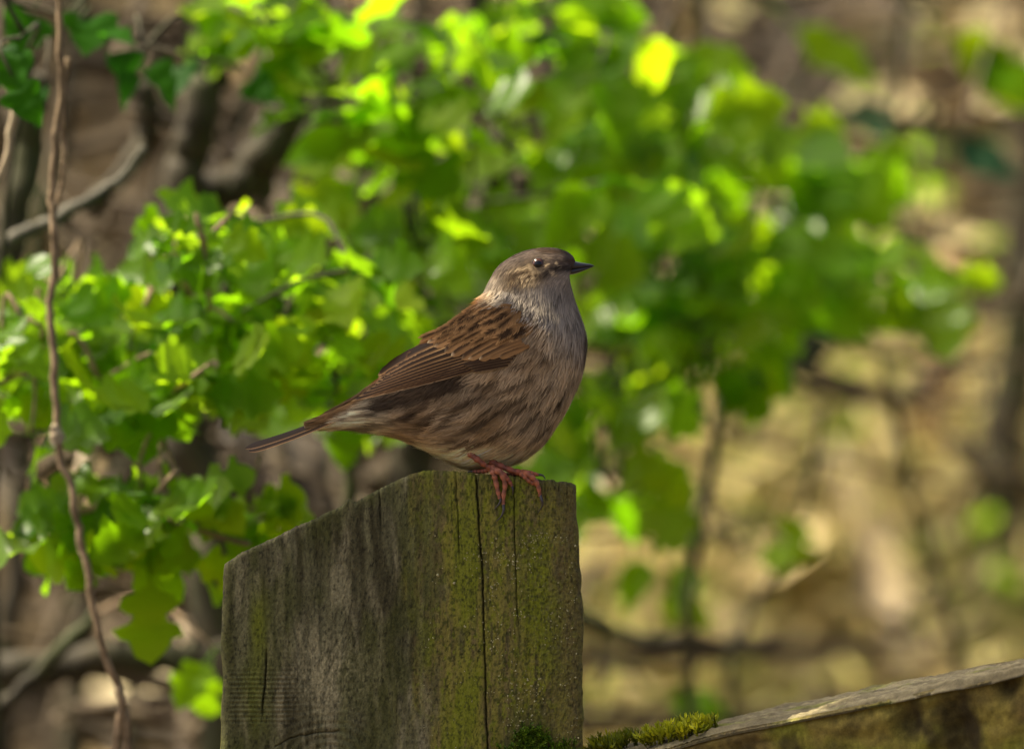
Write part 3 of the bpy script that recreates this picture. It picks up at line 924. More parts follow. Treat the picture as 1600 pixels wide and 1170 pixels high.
def col_covert(tipw=1.0, edge=1.0):
    def f(t_, s_, rs):
        s_ = -s_
        c = cmix(np.broadcast_to(RUF2, t_.shape + (3,)), RUF, sstep(-0.2, 0.8, s_) * edge)
        c = cmix(c, DKB, sstep(0.1, -0.35, s_) * 0.85 * sstep(0.2, 0.55, t_))
        c = cmix(c, DKB, np.exp(-(s_ / 0.10) ** 2) * 0.4)
        c = cmix(c, PALE, sstep(0.93, 0.97, t_) * tipw * rs.choice([0.25, 0.5, 0.9, 1.0]) * sstep(-0.9, 0.3, rs.uniform(-0.4, 0.3) - s_))
        return c * (bars(t_, s_, rs.uniform(0, 50)) * rs.uniform(0.9, 1.1))[..., None]
    return f
def col_remex(f_):
    edgec = BUF * (1 - f_) * 1.15 + GRB * f_ * 1.25
    def f(t_, s_, rs):
        s_ = -s_
        c = np.broadcast_to(cmix(RUF2 * 0.85 + 0 * RUF2, MIDB * 0.8, np.array(f_)), t_.shape + (3,))
        c = cmix(c, RUF, sstep(0.0, 0.5, s_) * (1 - f_) * 0.7)
        c = cmix(c, DKB * 0.8, sstep(0.7, 0.1, s_) * 0.9)
        c = cmix(c, edgec, sstep(0.68, 0.86, s_) * 0.95)
        c = cmix(c, DKB * 0.8, np.exp(-(s_ / 0.07) ** 2) * 0.5)
        c = cmix(c, BUF, sstep(0.965, 0.99, t_) * 0.6)
        return c * (bars(t_, s_, rs.uniform(0, 50)) * rs.uniform(0.92, 1.08))[..., None]
    return f
feathers = []   # name, base, tip, width, bow, layer, colour, blunt
# remiges: lowest layer, primaries first
NRm = 11
for k in range(NRm):
    f_ = k / (NRm - 1)                       # 0 = top tertial, 1 = outermost primary
    bx_ = np.interp(f_, [0, 0.35, 1], [705, 735, 765]); bz_ = np.interp(f_, [0, 0.35, 1], [528, 551, 570])
    tx_ = np.interp(f_, [0, 0.2, 0.45, 0.7, 0.88, 1], [590, 592, 578, 548, 560, 588]); tz_ = np.interp(f_, [0, 0.2, 0.45, 0.7, 0.88, 1], [587, 594, 608, 627, 624, 616])
    wd = np.interp(f_, [0, 0.2, 0.4, 1], [15, 14, 9.5, 8])
    feathers.append(('flight_feather', (bx_, bz_), (tx_, tz_), wd, np.interp(f_, [0, 1], [6.5, -1.0]), 2.0 + 9.0 * (1 - f_), col_remex(f_), 0.30))
# primary coverts
for k in range(4):
    feathers.append(('wing_covert', (806 - k * 4, 556 + k * 5), (724 + k * 5, 571 + k * 3.2), 9, 1, 6.0 - k * 0.6, (lambda t_, s_, rs: cmix(np.broadcast_to(DKB * 1.6, t_.shape + (3,)), GRB, sstep(0.35, 0.85, -s_) * 0.8)), 0.4))
# greater coverts
tips = [(668, 535), (681, 543), (694, 550), (706, 556), (719, 561), (733, 563), (748, 562), (763, 560), (778, 557)]
bases = [(738, 506), (748, 511), (760, 516), (773, 520), (786, 524), (799, 528), (811, 532), (820, 537), (828, 541)]
for k, (b_, t_) in enumerate(zip(bases, tips)):
    b_ = (b_[0] + rnd.gauss(0, 2), b_[1] + rnd.gauss(0, 1.5)); t_ = (t_[0] + rnd.gauss(0, 2.2), t_[1] + rnd.gauss(0, 1.2))
    feathers.append(('wing_covert', b_, t_, rnd.uniform(13, 20), 2.0, 8.0 + 0.5 * (8 - k), col_covert(1.0 if k < 8 else 0.4, 1.0 if k > 3 else 0.8), 0.22))
# median and lesser coverts, scapulars, mantle: rows of short feathers with dark centres
dirm = np.array([-0.88, 0.47])
def small(c, ln, wd, lay, warm=1.0, core=0.45, dr=dirm, name='scapular'):
    c = np.array(c, float)
    dr = np.array(dr) / np.linalg.norm(dr)
    c = c + np.array([rnd.gauss(0, 2.5), rnd.gauss(0, 1.8)]); ln = ln * rnd.uniform(1.1, 1.5); core = core * rnd.uniform(0.75, 1.35); warm = warm * rnd.uniform(0.7, 1.25); wd = wd * rnd.uniform(0.85, 1.2)
    dr = dr + np.array([0, rnd.gauss(0, 0.12)])
    feathers.append((name, tuple(c - dr * ln * 0.62), tuple(c + dr * ln * 0.38), wd, 1.0, lay, col_mantle(warm, core), 0.45))
for c in [(690, 527), (712, 528), (735, 530), (756, 532)]:
    small(c, 40, 14, 12.5, 0.95, 0.30)
for c in [(814, 523), (790, 525), (763, 520), (741, 514), (717, 511), (697, 516)]:
    small(c, 33, 19, 14.0 if c[0] < 795 else 5, 1.0, 0.48)
for c in [(800, 509), (786, 508)]:
    small(c, 34, 22, 15.0 if c[0] < 795 else 6, 0.85, 0.10)
for c in [(784, 497), (764, 502), (741, 500), (720, 503)]:
    small(c, 30, 16, 16.5 if c[0] < 795 else 7, 1.02, 0.45, (-0.9, 0.40))
for c in [(772, 488), (750, 492), (728, 496), (708, 505), (690, 515), (672, 526)]:
    small(c, 34, 13, 17.0 if c[0] < 785 else 8, 1.05, 0.40, (-0.88, 0.46))
for c in [(756, 484), (738, 489), (716, 499)]:
    small(c, 30, 11, 17.5 if c[0] < 770 else 9, 0.95, 0.38, (-0.85, 0.5))

# ---- tail feathers
def tail_feather(k, nk):
    f_ = (k / (nk - 1)) * 2 - 1               # -1 near edge .. 1 far edge
    base = np.array([548, f_ * 9, 641.0]); tip = np.array([381 + 9 * abs(f_) + (k * 37 % 5), f_ * 17, 702.0])
    nt, ns = 22, 13
    tt = np.linspace(0, 1, nt)[:, None]; ss = np.linspace(-1, 1, ns)[None, :]
    cen = base + (tip - base) * tt
    sag = 7.0 * np.sin(np.pi * tt)[:, 0]
    cen[:, 2] += sag * 0.55
    w = (9 + 4.5 * tt) * np.clip(1 - np.clip((tt - 0.86) / 0.14, 0, 1) ** 2, 0.05, 1) ** 0.5
    up = np.array([0.28, 0, -0.96])           # picture up, normal to the tail
    lat = np.array([0.10, -0.93, 0.36])      # the fan is rolled a little to the camera
    q = cen[:, None, :] + lat * (ss * w)[..., None] + np.array([0, 0, -1.0]) * ((1 - abs(f_)) * 2.2 + 0.6 * (1 - ss ** 2))[..., None] + np.array([0, 0, 1]) * (f_ * -3.2)
    rs = np.random.default_rng(700 + k)
    c = np.broadcast_to(S2L((52, 37, 23)), q.shape)
    c = cmix(c, DKB, sstep(0.6, -0.4, ss + 0 * tt) * 0.5)
    c = cmix(c, S2L((150, 116, 78)), sstep(0.66, 0.9, ss + 0 * tt) * 0.9)
    c = cmix(c, DKB, np.exp(-((ss + 0 * tt) / 0.1) ** 2) * 0.6)
    c = c * bars(tt + 0 * ss, ss + 0 * tt, k)[..., None]
    return to_world(q).reshape(-1, 3), grid_faces(nt, ns), np.clip(c * KB * 0.62, .005, .7).reshape(-1, 3)

def barbed_feather(base, tip, width, bow, lay, colfn, seed=0, nb=34):
    base = np.array(base, float); tip = np.array(tip, float)
    ax = tip - base; L = np.linalg.norm(ax); ax /= L
    nv = np.array([-ax[1], ax[0]])
    if nv[1] > 0: nv = -nv
    rs = np.random.default_rng(seed)
    V, F, C = [], [], []
    def at(t_, s_):
        w = width * 0.5
        cx = base + ax * L * t_ + nv * bow * 4 * t_ * (1 - t_) + nv * w * s_
        y = -(float(shell(cx[0], cx[1])) - 1.0 + lay * 0.42 + 1.6 * (1 - s_ ** 2) * min(1, 2 * t_) - 1.8 * max(0, t_ - 0.75))
        return np.array([cx[0], y, cx[1]])
    for sd in (1, -1, 1, -1):
        for k in range(nb // 2):
            t0 = (k + rs.uniform(0, 1)) / (nb // 2) * 0.80
            reach = np.sqrt(max(0.05, 1 - ((t0 - 0.35) / 0.62) ** 2)) * rs.uniform(0.75, 1.08)
            s1 = sd * min(1.05, reach * (0.55 + 0.9 * rs.random()) if rs.random() < 0.5 else reach)
            t1 = min(1.04, t0 + (0.20 + 0.16 * rs.random()))
            a = at(t0, 0.02 * sd); m_ = at((t0 * 0.45 + t1 * 0.55), s1 * 0.62); e_ = at(t1, s1)
            d_ = e_ - a; pr = np.array([-d_[2], 0, d_[0]]); pr = pr / (np.linalg.norm(pr) + 1e-9) * rs.uniform(0.55, 0.95)
            i0 = len(V)
            up_ = np.array([0, -rs.uniform(0, 0.7), 0])
            V += [a - pr, a + pr, m_ - pr + up_, m_ + pr + up_, e_ + up_]
            F += [(i0, i0 + 1, i0 + 3, i0 + 2), (i0 + 2, i0 + 3, i0 + 4)]
            tt_ = np.array([t0, t0, (t0 + t1) / 2, (t0 + t1) / 2, t1]); ss_ = np.array([0, 0, s1 * .6, s1 * .6, s1])
            C.append(colfn(tt_, ss_, rs) * rs.uniform(0.85, 1.15))
    return to_world(np.array(V)), F, np.clip(np.concatenate(C) * KB, 0.005, 0.7)

for side in (1, -1):
    wing = empty('wing', (0, 0, 0), parent=bird)
    for k, (nm, b_, t_, wd, bow, lay, cf, blunt) in enumerate(feathers):
        if nm == 'scapular':
            V, F, C = barbed_feather(b_, t_, wd, bow, lay, cf, seed=500 + k, nb=int(26 + wd * 1.6))
        else:
            V, F, C = feather_mesh(nm, b_, t_, wd, bow, lay, cf, blunt=blunt, seed=500 + k)
        if side < 0:
            V = V * np.array([1, -1, 1]); F = [f[::-1] for f in F]
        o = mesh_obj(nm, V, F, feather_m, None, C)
        keep(o, wing)
tail = empty('tail', (0, 0, 0), parent=bird)
for k in range(8):
    V, F, C = tail_feather(k, 8)
    o = mesh_obj('tail_feather', V, F, feather_m, None, C)
    keep(o, tail)

# ---- beak
def horn_mat(name, c, rough):
    m, nt, out = new_mat(name)
    b = N(nt, 'ShaderNodeBsdfPrincipled')
    tc = N(nt, 'ShaderNodeTexCoord'); nz = N(nt, 'ShaderNodeTexNoise'); nz.inputs['Scale'].default_value = 900
    nt.links.new(tc.outputs['Object'], nz.inputs['Vector'])
    r = N(nt, 'ShaderNodeValToRGB')
    r.color_ramp.elements[0].color = (*(np.array(c) * 0.6), 1); r.color_ramp.elements[1].color = (*(np.array(c) * 1.5), 1)
    nt.links.new(nz.outputs['Fac'], r.inputs[0]); nt.links.new(r.outputs[0], b.inputs['Base Color'])
    b.inputs['Roughness'].default_value = rough
    nt.links.new(b.outputs[0], out.inputs['Surface'])
    return m
beak_m = horn_mat('beak_horn', (0.018, 0.016, 0.018), 0.32)
def mandible(top, bot, w0):
    n_ = 22
    tt = np.linspace(0, 1, n_)
    T_ = catmull(top, n_); B_ = catmull(bot, n_)
    V = []
    m_ = 14
    for i in range(n_):
        cen = (T_[i] + B_[i]) / 2; hv = (T_[i] - B_[i]) / 2
        w = w0 * (1 - tt[i]) ** 0.8 + 0.5
        for a in np.linspace(0, 2 * np.pi, m_, endpoint=False):
            V.append((cen[0] + hv[0] * math.cos(a), -w * math.sin(a), cen[1] + hv[1] * math.cos(a)))
    F = [(i * m_ + j, i * m_ + (j + 1) % m_, (i + 1) * m_ + (j + 1) % m_, (i + 1) * m_ + j) for i in range(n_ - 1) for j in range(m_)]
    F += [tuple(range(m_ - 1, -1, -1)), tuple((n_ - 1) * m_ + j for j in range(m_))]
    return to_world(np.array(V)), F
beak = empty('beak', (0, 0, 0), parent=bird)
V, F = mandible([(882, 409), (893, 407.5), (903, 409.5), (914, 411.5), (923, 413), (928.5, 415.5)], [(878, 423), (889, 422.3), (900, 421), (912, 419), (922, 417), (928.5, 416.3)], 9)
keep(mesh_obj('upper_mandible', V, F, beak_m), beak)
V, F = mandible([(878, 421.5), (889, 420.5), (900, 419), (911, 417.6), (920, 416.8), (926, 416.3)], [(880, 429), (890, 429.5), (899, 428), (909, 424.5), (919, 420.5), (926, 417.4)], 8)
keep(mesh_obj('lower_mandible', V, F, beak_m), beak)

# ---- eyes
def eye_mat():
    m, nt, out = new_mat('eye')
    L = nt.links.new
    tc = N(nt, 'ShaderNodeTexCoord')
    sp = N(nt, 'ShaderNodeSeparateXYZ'); L(tc.outputs['Object'], sp.inputs[0])
    x2 = N(nt, 'ShaderNodeMath', operation='POWER'); L(sp.outputs[0], x2.inputs[0]); x2.inputs[1].default_value = 2
    z2 = N(nt, 'ShaderNodeMath', operation='POWER'); L(sp.outputs[2], z2.inputs[0]); z2.inputs[1].default_value = 2
    ad = N(nt, 'ShaderNodeMath', operation='ADD'); L(x2.outputs[0], ad.inputs[0]); L(z2.outputs[0], ad.inputs[1])
    sq = N(nt, 'ShaderNodeMath', operation='SQRT'); L(ad.outputs[0], sq.inputs[0])
    r = N(nt, 'ShaderNodeValToRGB')
    e = r.color_ramp.elements
    e[0].position = 0.50; e[0].color = (0.002, 0.0015, 0.001, 1); e[1].position = 0.58; e[1].color = (0.055, 0.018, 0.008, 1)
    mr = N(nt, 'ShaderNodeMapRange'); mr.inputs['From Max'].default_value = 10.6 * Sp
    L(sq.outputs[0], mr.inputs['Value']); L(mr.outputs[0], r.inputs[0])
    b = N(nt, 'ShaderNodeBsdfPrincipled'); b.inputs['Roughness'].default_value = 0.22; b.inputs['Specular IOR Level'].default_value = 0.45
    L(r.outputs[0], b.inputs['Base Color']); L(b.outputs[0], out.inputs['Surface'])
    return m
eye_m = eye_mat()
i_eye = np.argmin((BS[..., 0] - 840.5) ** 2 + (BS[..., 2] - 413.5) ** 2 + np.where(BS[..., 1] < 0, 0, 1e6))
y_eye = BS[..., 1].ravel()[i_eye]
R_e = 10.6
ths = np.linspace(0, np.pi, 20); phs = np.linspace(0, 2 * np.pi, 32, endpoint=False)
V = np.array([(math.sin(a) * math.cos(b), -math.cos(a), math.sin(a) * math.sin(b)) for a in ths for b in phs]) * R_e * Sp
F = [(i * 32 + j, i * 32 + (j + 1) % 32, (i + 1) * 32 + (j + 1) % 32, (i + 1) * 32 + j) for i in range(19) for j in range(32)]
eye = mesh_obj('eye', V, F, eye_m)
eye.parent = bird
eye.location = Vector(to_world(np.array([840.5, y_eye + 6.0, 413.5]))) - bird.location
eye2 = eye.copy(); COL.objects.link(eye2)
eye2.location = Vector(to_world(np.array([840.5, -(y_eye + 6.0), 413.5]))) - bird.location
lid_m = horn_mat('eyelid', (0.035, 0.026, 0.02), 0.7)
for e_, sg in ((eye, 1), (eye2, -1)):
    a = np.linspace(0, 2 * np.pi, 33)
    path = np.stack([9.8 * np.cos(a), np.full(33, -4.6 * sg), 9.2 * np.sin(a)], -1) * Sp
    V, F = tube(path, 1.0 * Sp, 6, cap=False)
    lid = mesh_obj('eyelid', V, F, lid_m)
    lid.parent = e_

# ---- legs, toes, claws
leg_m = vcol_mat('leg_skin', rough=0.5, spec=0.4, transl=0.0, noise_scale=2500, noise_amt=0.3, bump_scale=2500, bump=0.4)
claw_m = horn_mat('claw_horn', (0.030, 0.022, 0.018), 0.35)
YF = Y_FRONT / Sp - 4.0
def limb(name, pts, radii, parent, base=(102, 54, 35), scales=True, mat=leg_m, n_=26, seed=0):
    pts = catmull(np.array(pts, float), n_)
    rr = np.interp(np.linspace(0, 1, n_), np.linspace(0, 1, len(radii)), radii)
    if scales:
        rr = rr * (1 + 0.13 * np.sin(np.linspace(0, 1, n_) * n_ * 1.3))
    V, F = tube(to_world(pts), rr * Sp, 10)
    c = np.broadcast_to(S2L(base) * KB, (len(V), 3)) * (1 + 0.38 * np.sin(np.repeat(np.arange(n_), 10) * 1.3))[:, None] * (0.9 + 0.2 * rng.random((len(V), 1)))
    o = mesh_obj(name, V, F, mat, None, np.clip(c, 0.01, .6))
    return keep(o, parent)
def claw(pts, r0, parent):
    pts = catmull(np.array(pts, float), 14)
    V, F = tube(to_world(pts), np.linspace(r0 * 1.2, 0.5, 14) * Sp, 8)
    return keep(mesh_obj('claw', V, F, claw_m), parent)
_h, _c = post_height(np.array([781, 786, 783, 800, 845, 846, 840.]), np.array([778, 790, 806, 762, 775, 788, 798.]))
f0 = Y_FRONT / Sp + float(_h.min()) / 1000 / Sp - 2.8          # toes lie on the front face
leg1 = empty('leg', (0, 0, 0), parent=bird)
limb('shank', [(720, -38, 696), (736, -61, 709), (750, -66, 720), (761, YF - 2, 728), (770, YF - 1, 732)], [6.5, 5.2, 4.4, 4.0, 4.8], leg1)
t1 = limb('toe', [(766, YF + 2, 731), (771, YF - 4, 738), (774, f0 - 1, 748), (778, f0, 766), (781, f0, 778)], [5, 4.6, 4.2, 3.6, 2.6], leg1, (118, 70, 50))
claw([(781, f0, 776), (782, f0 - 2, 782), (777, f0 - 1.5, 790), (772, f0, 794)], 2.0, t1)
t2 = limb('toe', [(768, YF + 2, 730), (776, YF - 6, 734), (785, f0 - 4, 742), (789, f0 - 2, 757), (787, f0 - 1, 772), (786.5, f0, 788)], [5, 4.8, 4.4, 3.8, 3.4, 2.6], leg1, (118, 70, 50))
claw([(786.5, f0, 786), (787, f0 - 3, 796), (783, f0 - 3, 806), (775, f0, 813)], 2.4, t2)
t3 = limb('toe', [(774, YF + 2, 732), (785, YF - 5, 738), (794, f0 - 2, 749), (800, f0 - 1, 758)], [4.4, 4.0, 3.6, 2.6], leg1, (106, 56, 38))
claw([(799, f0 - 1, 757), (801.5, f0 - 3, 764), (801, f0 - 1, 772)], 1.9, t3)
t4 = limb('toe', [(766, YF + 4, 732), (758, YF + 12, 735), (748, YF + 20, 736), (740, YF + 26, 736)], [4, 3.6, 3.2, 2.4], leg1, (106, 56, 38))
claw([(741, YF + 25, 736), (734, YF + 30, 736), (729, YF + 34, 739)], 1.8, t4)
leg2 = empty('leg', (0, 0, 0), parent=bird)
limb('shank', [(756, -30, 712), (771, -46, 722), (788, -54, 730), (806, YF + 4, 736), (819, YF + 2, 738)], [6.5, 5.6, 4.8, 4.6, 5], leg2, (104, 54, 36))
t1 = limb('toe', [(812, YF + 6, 738), (818, YF - 3, 742), (828, f0 - 2, 751), (837, f0, 756)], [4.4, 4.0, 3.6, 2.6], leg2, (112, 64, 44))
claw([(836, f0, 755), (841, f0 - 2, 760), (842, f0, 766)], 1.8, t1)
t2 = limb('toe', [(815, YF + 5, 737), (823, YF - 5, 739), (835, f0 - 4, 748), (841, f0 - 2, 761), (844, f0, 774)], [4.6, 4.4, 3.9, 3.5, 2.8], leg2, (122, 70, 48))
claw([(844, f0, 772), (846.5, f0 - 4, 781), (847, f0 - 3, 789), (840, f0, 800)], 2.5, t2)
t3 = limb('toe', [(818, YF + 6, 737), (828, YF + 0, 738), (841, YF - 2, 741)], [4.2, 3.8, 2.8], leg2, (116, 62, 40))
claw([(840, YF - 2, 740.5), (848, YF - 4, 742), (852, YF - 4, 748)], 2.0, t3)
t4 = limb('toe', [(814, YF + 8, 738), (806, YF + 16, 741), (796, YF + 24, 741), (788, YF + 30, 741)], [4, 3.6, 3.2, 2.4], leg2, (98, 52, 36))
claw([(789, YF + 29, 741), (782, YF + 34, 740), (777, YF + 38, 743)], 1.8, t4)

# ------------------------------------------------------------------ leaves
def hawthorn_blade(seed, toothed=True):
    rs = random.Random(seed)
    half = [(0.0, 0.015), (0.06, 0.03), (0.16, 0.13), (0.22, 0.30), (0.33, 0.36), (0.40, 0.29), (0.43, 0.20), (0.50, 0.24), (0.58, 0.40), (0.68, 0.38), (0.72, 0.24), (0.80, 0.25), (0.90, 0.17), (1.0, 0.0)]
    return lobed(half, rs)
def ovate_blade(seed):
    rs = random.Random(seed)
    half = [(0.0, 0.02), (0.08, 0.14), (0.2, 0.27), (0.34, 0.33), (0.48, 0.32), (0.6, 0.28), (0.72, 0.21), (0.85, 0.11), (1.0, 0.0)]
    return lobed(half, rs, 0.06)
def ivy_blade(seed):
    rs = random.Random(seed)
    half = [(0.0, 0.05), (-0.05, 0.22), (0.05, 0.42), (0.18, 0.52), (0.3, 0.44), (0.42, 0.36), (0.55, 0.36), (0.68, 0.25), (0.85, 0.10), (1.0, 0.0)]
    return lobed(half, rs, 0.04)
def lobed(half, rs, jit=0.10):
    cup = rs.uniform(0.1, 0.5); arch = rs.uniform(-0.35, 0.15); tw = rs.uniform(-0.4, 0.4)
    V = []; L_ = [] ; R_ = []; M_ = []
    def pt(x, w):
        z = cup * abs(w) - arch * 0 + arch * x * x + tw * w * x * 0.6 + 0.05 * math.sin(x * 14) * abs(w) * 4
        return (x, w, z)
    for (x, w) in half:
        M_.append(len(V)); V.append(pt(max(x, 0), 0))
        L_.append(len(V)); V.append(pt(x * (1 + rs.uniform(-.03, .03)), w * (1 + rs.uniform(-jit, jit))))
        R_.append(len(V)); V.append(pt(x * (1 + rs.uniform(-.03, .03)), -w * (1 + rs.uniform(-jit, jit))))
    F = []
    for i in range(len(half) - 1):
        F.append((M_[i], M_[i + 1], L_[i + 1], L_[i])); F.append((M_[i + 1], M_[i], R_[i], R_[i + 1]))
    # stalk
    b = len(V)
    V += [(-0.35, 0.012, 0.03), (-0.35, -0.012, 0.03), (0.04, 0.012, 0.0), (0.04, -0.012, 0.0), (-0.35, 0, 0.055), (0.04, 0, 0.02)]
    F += [(b, b + 1, b + 3, b + 2), (b, b + 2, b + 5, b + 4), (b + 1, b + 4, b + 5, b + 3)]
    V = np.array(V); V[:, 0] += 0.35                     # origin at the foot of the stalk
    return V, F
green_m = leaf_mat('hawthorn_leaf', [(0.034, 0.082, 0.003), (0.056, 0.115, 0.003), (0.085, 0.145, 0.004)],
                   [(0.15, 0.37, 0.003), (0.27, 0.52, 0.004), (0.40, 0.58, 0.006)], 0.7, 0.6, 0.07)
bright_m = leaf_mat('young_leaf', [(0.06, 0.13, 0.004), (0.09, 0.17, 0.005)], [(0.22, 0.44, 0.005), (0.34, 0.52, 0.010)], 0.62, 0.35, 0.2)
ivy_m = leaf_mat('ivy_leaf', [(0.010, 0.045, 0.003), (0.02, 0.075, 0.004)], [(0.02, 0.11, 0.003), (0.05, 0.20, 0.004)], 0.45, 0.55, 0.05)
blue_m = leaf_mat('holly_leaf', [(0.008, 0.032, 0.012), (0.014, 0.045, 0.016)], [(0.02, 0.07, 0.02), (0.02, 0.07, 0.02)], 0.2, 0.6, 0.08)
def leaf_meshes(name, fn, mats, n_):
    out = []
    for m_ in mats:
        row = []
        for k in range(n_):
            V, F = fn(k * 7 + 1)
            me = bpy.data.meshes.new(name)
            me.from_pydata([tuple(v) for v in V], [], F)
            me.polygons.foreach_set('use_smooth', [True] * len(me.polygons))
            me.materials.append(m_)
            row.append(me)
        out.append(row)
    return out
HAW = leaf_meshes('leaf', hawthorn_blade, [green_m, bright_m], 8)
OVA = leaf_meshes('leaf', ovate_blade, [green_m, bright_m], 6)
IVY = leaf_meshes('leaf', ivy_blade, [ivy_m, ivy_m], 4)
HOL = leaf_meshes('leaf', ovate_blade, [blue_m, blue_m], 3)

def leaf_matrix(p, direction, normal, size):
    x = Vector(direction).normalized()
    z = Vector(normal); z = (z - x * z.dot(x)).normalized()
    y = z.cross(x)
    M = Matrix((( x.x, y.x, z.x), (x.y, y.y, z.y), (x.z, y.z, z.z))).to_4x4()
    return Matrix.Translation(Vector(p)) @ M @ Matrix.Diagonal((size, size, size, 1))

class Bush:
    def __init__(s, name, foot, label, cat, group=None):
        s.root = empty(name, foot, label, cat, group)
        s.inv = Matrix.Translation(-Vector(foot))
        s.pts = []
        s.tw = Geo()
        s.nleaf = 0
    def branch(s, pts, r0, r1, mat, name='branch', rough=0.18, n_=None, seg=10, seed=0):
        n_ = n_ or max(14, len(pts) * 8)
        path = catmull(np.array(pts), n_)
        Lp = np.linalg.norm(path[-1] - path[0])
        path = path + (0.25 * r0 + 0.001 * min(Lp, 0.6)) * np.stack([fbm(np.arange(n_) * 0.3, 3, 0, seed), fbm(np.arange(n_) * 0.3, 13, 0, seed), fbm(np.arange(n_) * 0.3, 23, 0, seed)], -1) * 2
        V, F = tube(path, np.linspace(r0, r1, n_), seg, rough, seed)
        keep(mesh_obj(name, V, F, mat), s.root)
        s.pts.append(path)
    def nearest(s, p):
        A_ = np.concatenate(s.pts)
        return A_[np.argmin(((A_ - p) ** 2).sum(1))]
    def twig(s, p, r=0.0009):
        a = s.nearest(p)
        m_ = (a + p) / 2 + np.array([rnd.uniform(-.01, .01), rnd.uniform(-.01, .01), rnd.uniform(-0.004, 0.02)])
        V, F = tube(catmull([a, m_, p], 8), np.linspace(r * 1.3, r * 0.7, 8), 5)
        s.tw.add(V, F)
        s.pts.append(catmull([a, m_, p], 8)[4:])
    def leaf(s, p, direction, normal, size, meshes):
        if s.nleaf >= 298: return
        o = bpy.data.objects.new('leaf', rnd.choice(meshes))
        COL.objects.link(o)
        o.parent = s.root
        o.matrix_parent_inverse = s.inv
        o.matrix_basis = leaf_matrix(p, direction, normal, size)
        s.nleaf += 1
        return o
    def shoot(s, p, nl, size, kinds, droop=0.3, spread=1.0):
        p = np.asarray(p)
        s.twig(p)
        a0 = rnd.uniform(0, 6.28)
        for k in range(nl):
            a = a0 + k * 2.4
            e = rnd.uniform(-0.5, 0.6) - droop
            dr = (math.cos(a) * spread, math.sin(a) * spread * 0.8, e)
            nr = (rnd.gauss(-0.15, 0.45), rnd.gauss(-0.75, 0.5), rnd.uniform(0.25, 0.95))
            s.leaf(p, dr, nr, size * rnd.uniform(0.65, 1.2), rnd.choice(kinds))
    def finish(s, mat):
        if s.tw.n:
            s.tw.build('twig_spray', mat, s.root, kind='stuff')

bark_dark = bark_mat('bark_dark', (0.018, 0.014, 0.007), (0.055, 0.045, 0.022), moss=(0.035, 0.04, 0.010))
bark_tan = bark_mat('bark_tan', (0.10, 0.068, 0.035), (0.30, 0.21, 0.12), scale=140)
bark_grey = bark_mat('bark_grey', (0.05, 0.046, 0.032), (0.11, 0.10, 0.07), scale=70)
bark_pale = bark_mat('bark_pale', (0.26, 0.20, 0.12), (0.45, 0.37, 0.24), scale=50)
bark_red = bark_mat('bark_red', (0.17, 0.09, 0.035), (0.32, 0.19, 0.08), scale=40)

def shoots_in(bush, cx, cy, rx_, ry_, d, dd, n_, size, kinds, nl=(4, 6), slope=0.0, droop=0.3):
    for k in range(n_):
        a = rnd.uniform(0, 6.28); r_ = math.sqrt(rnd.random())
        px = cx + math.cos(a) * r_ * rx_; py = cy + math.sin(a) * r_ * ry_ + slope * math.cos(a) * r_ * rx_
        bush.shoot(P(px, py, d + rnd.uniform(-dd, dd)), rnd.randint(*nl), size, kinds, droop)

H0, H1 = HAW
# --- left hawthorn, close behind the post
hl = Bush('hawthorn_bush', (-0.17, 0.42, ground_z(-0.17, 0.42)), 'leafy hawthorn bush with thin tan stems close behind the post', 'bush')
foot = lambda px, d: (P(px, 0, d)[0], d, float(ground_z(P(px, 0, d)[0], d)) - 0.02)
def stem(bush, pix, d, wpx0, wpx1, mat, grounded=False, name='branch', seed=0, rough=0.18):
    pts = [P(x, y, dd_ if dd_ is not None else d) for (x, y, *rest) in pix for dd_ in [rest[0] if rest else None]]
    if grounded:
        f_ = np.array(foot(pix[-1][0], d)); pts.append((pts[-1] * 0.5 + f_ * 0.5)); pts.append(f_)
    sc__ = (DC + d) / DC / PPM / 2
    bush.branch(pts, wpx0 * sc__, wpx1 * sc__, mat, name, rough, seed=seed)
stem(hl, [(70, -160), (85, -40), (95, 80), (88, 200), (82, 300), (90, 380), (77, 480), (88, 580), (90, 680), (112, 780), (128, 860), (150, 960), (176, 1050), (190, 1110), (184, 1180), (200, 1300)], 0.2, 11, 13, bark_tan, True, 'stem', 1)
stem(hl, [(105, 90), (98, 180), (100, 260), (86, 330)], 0.23, 10, 8, bark_tan, False, 'branch', 2)
stem(hl, [(5, 385), (60, 355), (110, 330), (150, 305), (185, 285), (230, 230)], 0.36, 24, 14, bark_grey, False, 'branch', 3)
stem(hl, [(30, 120), (18, 190), (10, 250), (-15, 300)], 0.22, 13, 10, bark_pale, False, 'branch', 4)
stem(hl, [(70, 120), (45, 220), (25, 330), (5, 430), (-20, 600)], 0.45, 46, 50, bark_dark, True, 'stem', 5)
stem(hl, [(470, -120), (478, 40), (455, 140), (425, 230), (370, 290), (310, 340), (270, 430), (268, 560), (300, 700), (335, 820), (345, 1000), (350, 1200)], 0.62, 55, 88, bark_dark, True, 'stem', 6)
stem(hl, [(440, 170), (425, 260), (405, 330)], 0.62, 34, 20, bark_dark, False, 'branch', 7)
stem(hl, [(335, -100), (330, 60), (318, 180), (295, 270), (285, 370)], 0.60, 60, 66, bark_dark, False, 'branch', 8)
stem(hl, [(220, 130), (235, 200), (200, 260), (140, 330)], 0.62, 40, 30, bark_dark, False, 'branch', 9)
stem(hl, [(200, 590), (170, 640), (140, 700), (120, 760)], 0.55, 30, 26, bark_pale, False, 'branch', 10)
stem(hl, [(90, 690), (86, 665)], 0.2, 24, 18, bark_pale, False, 'branch', 11)
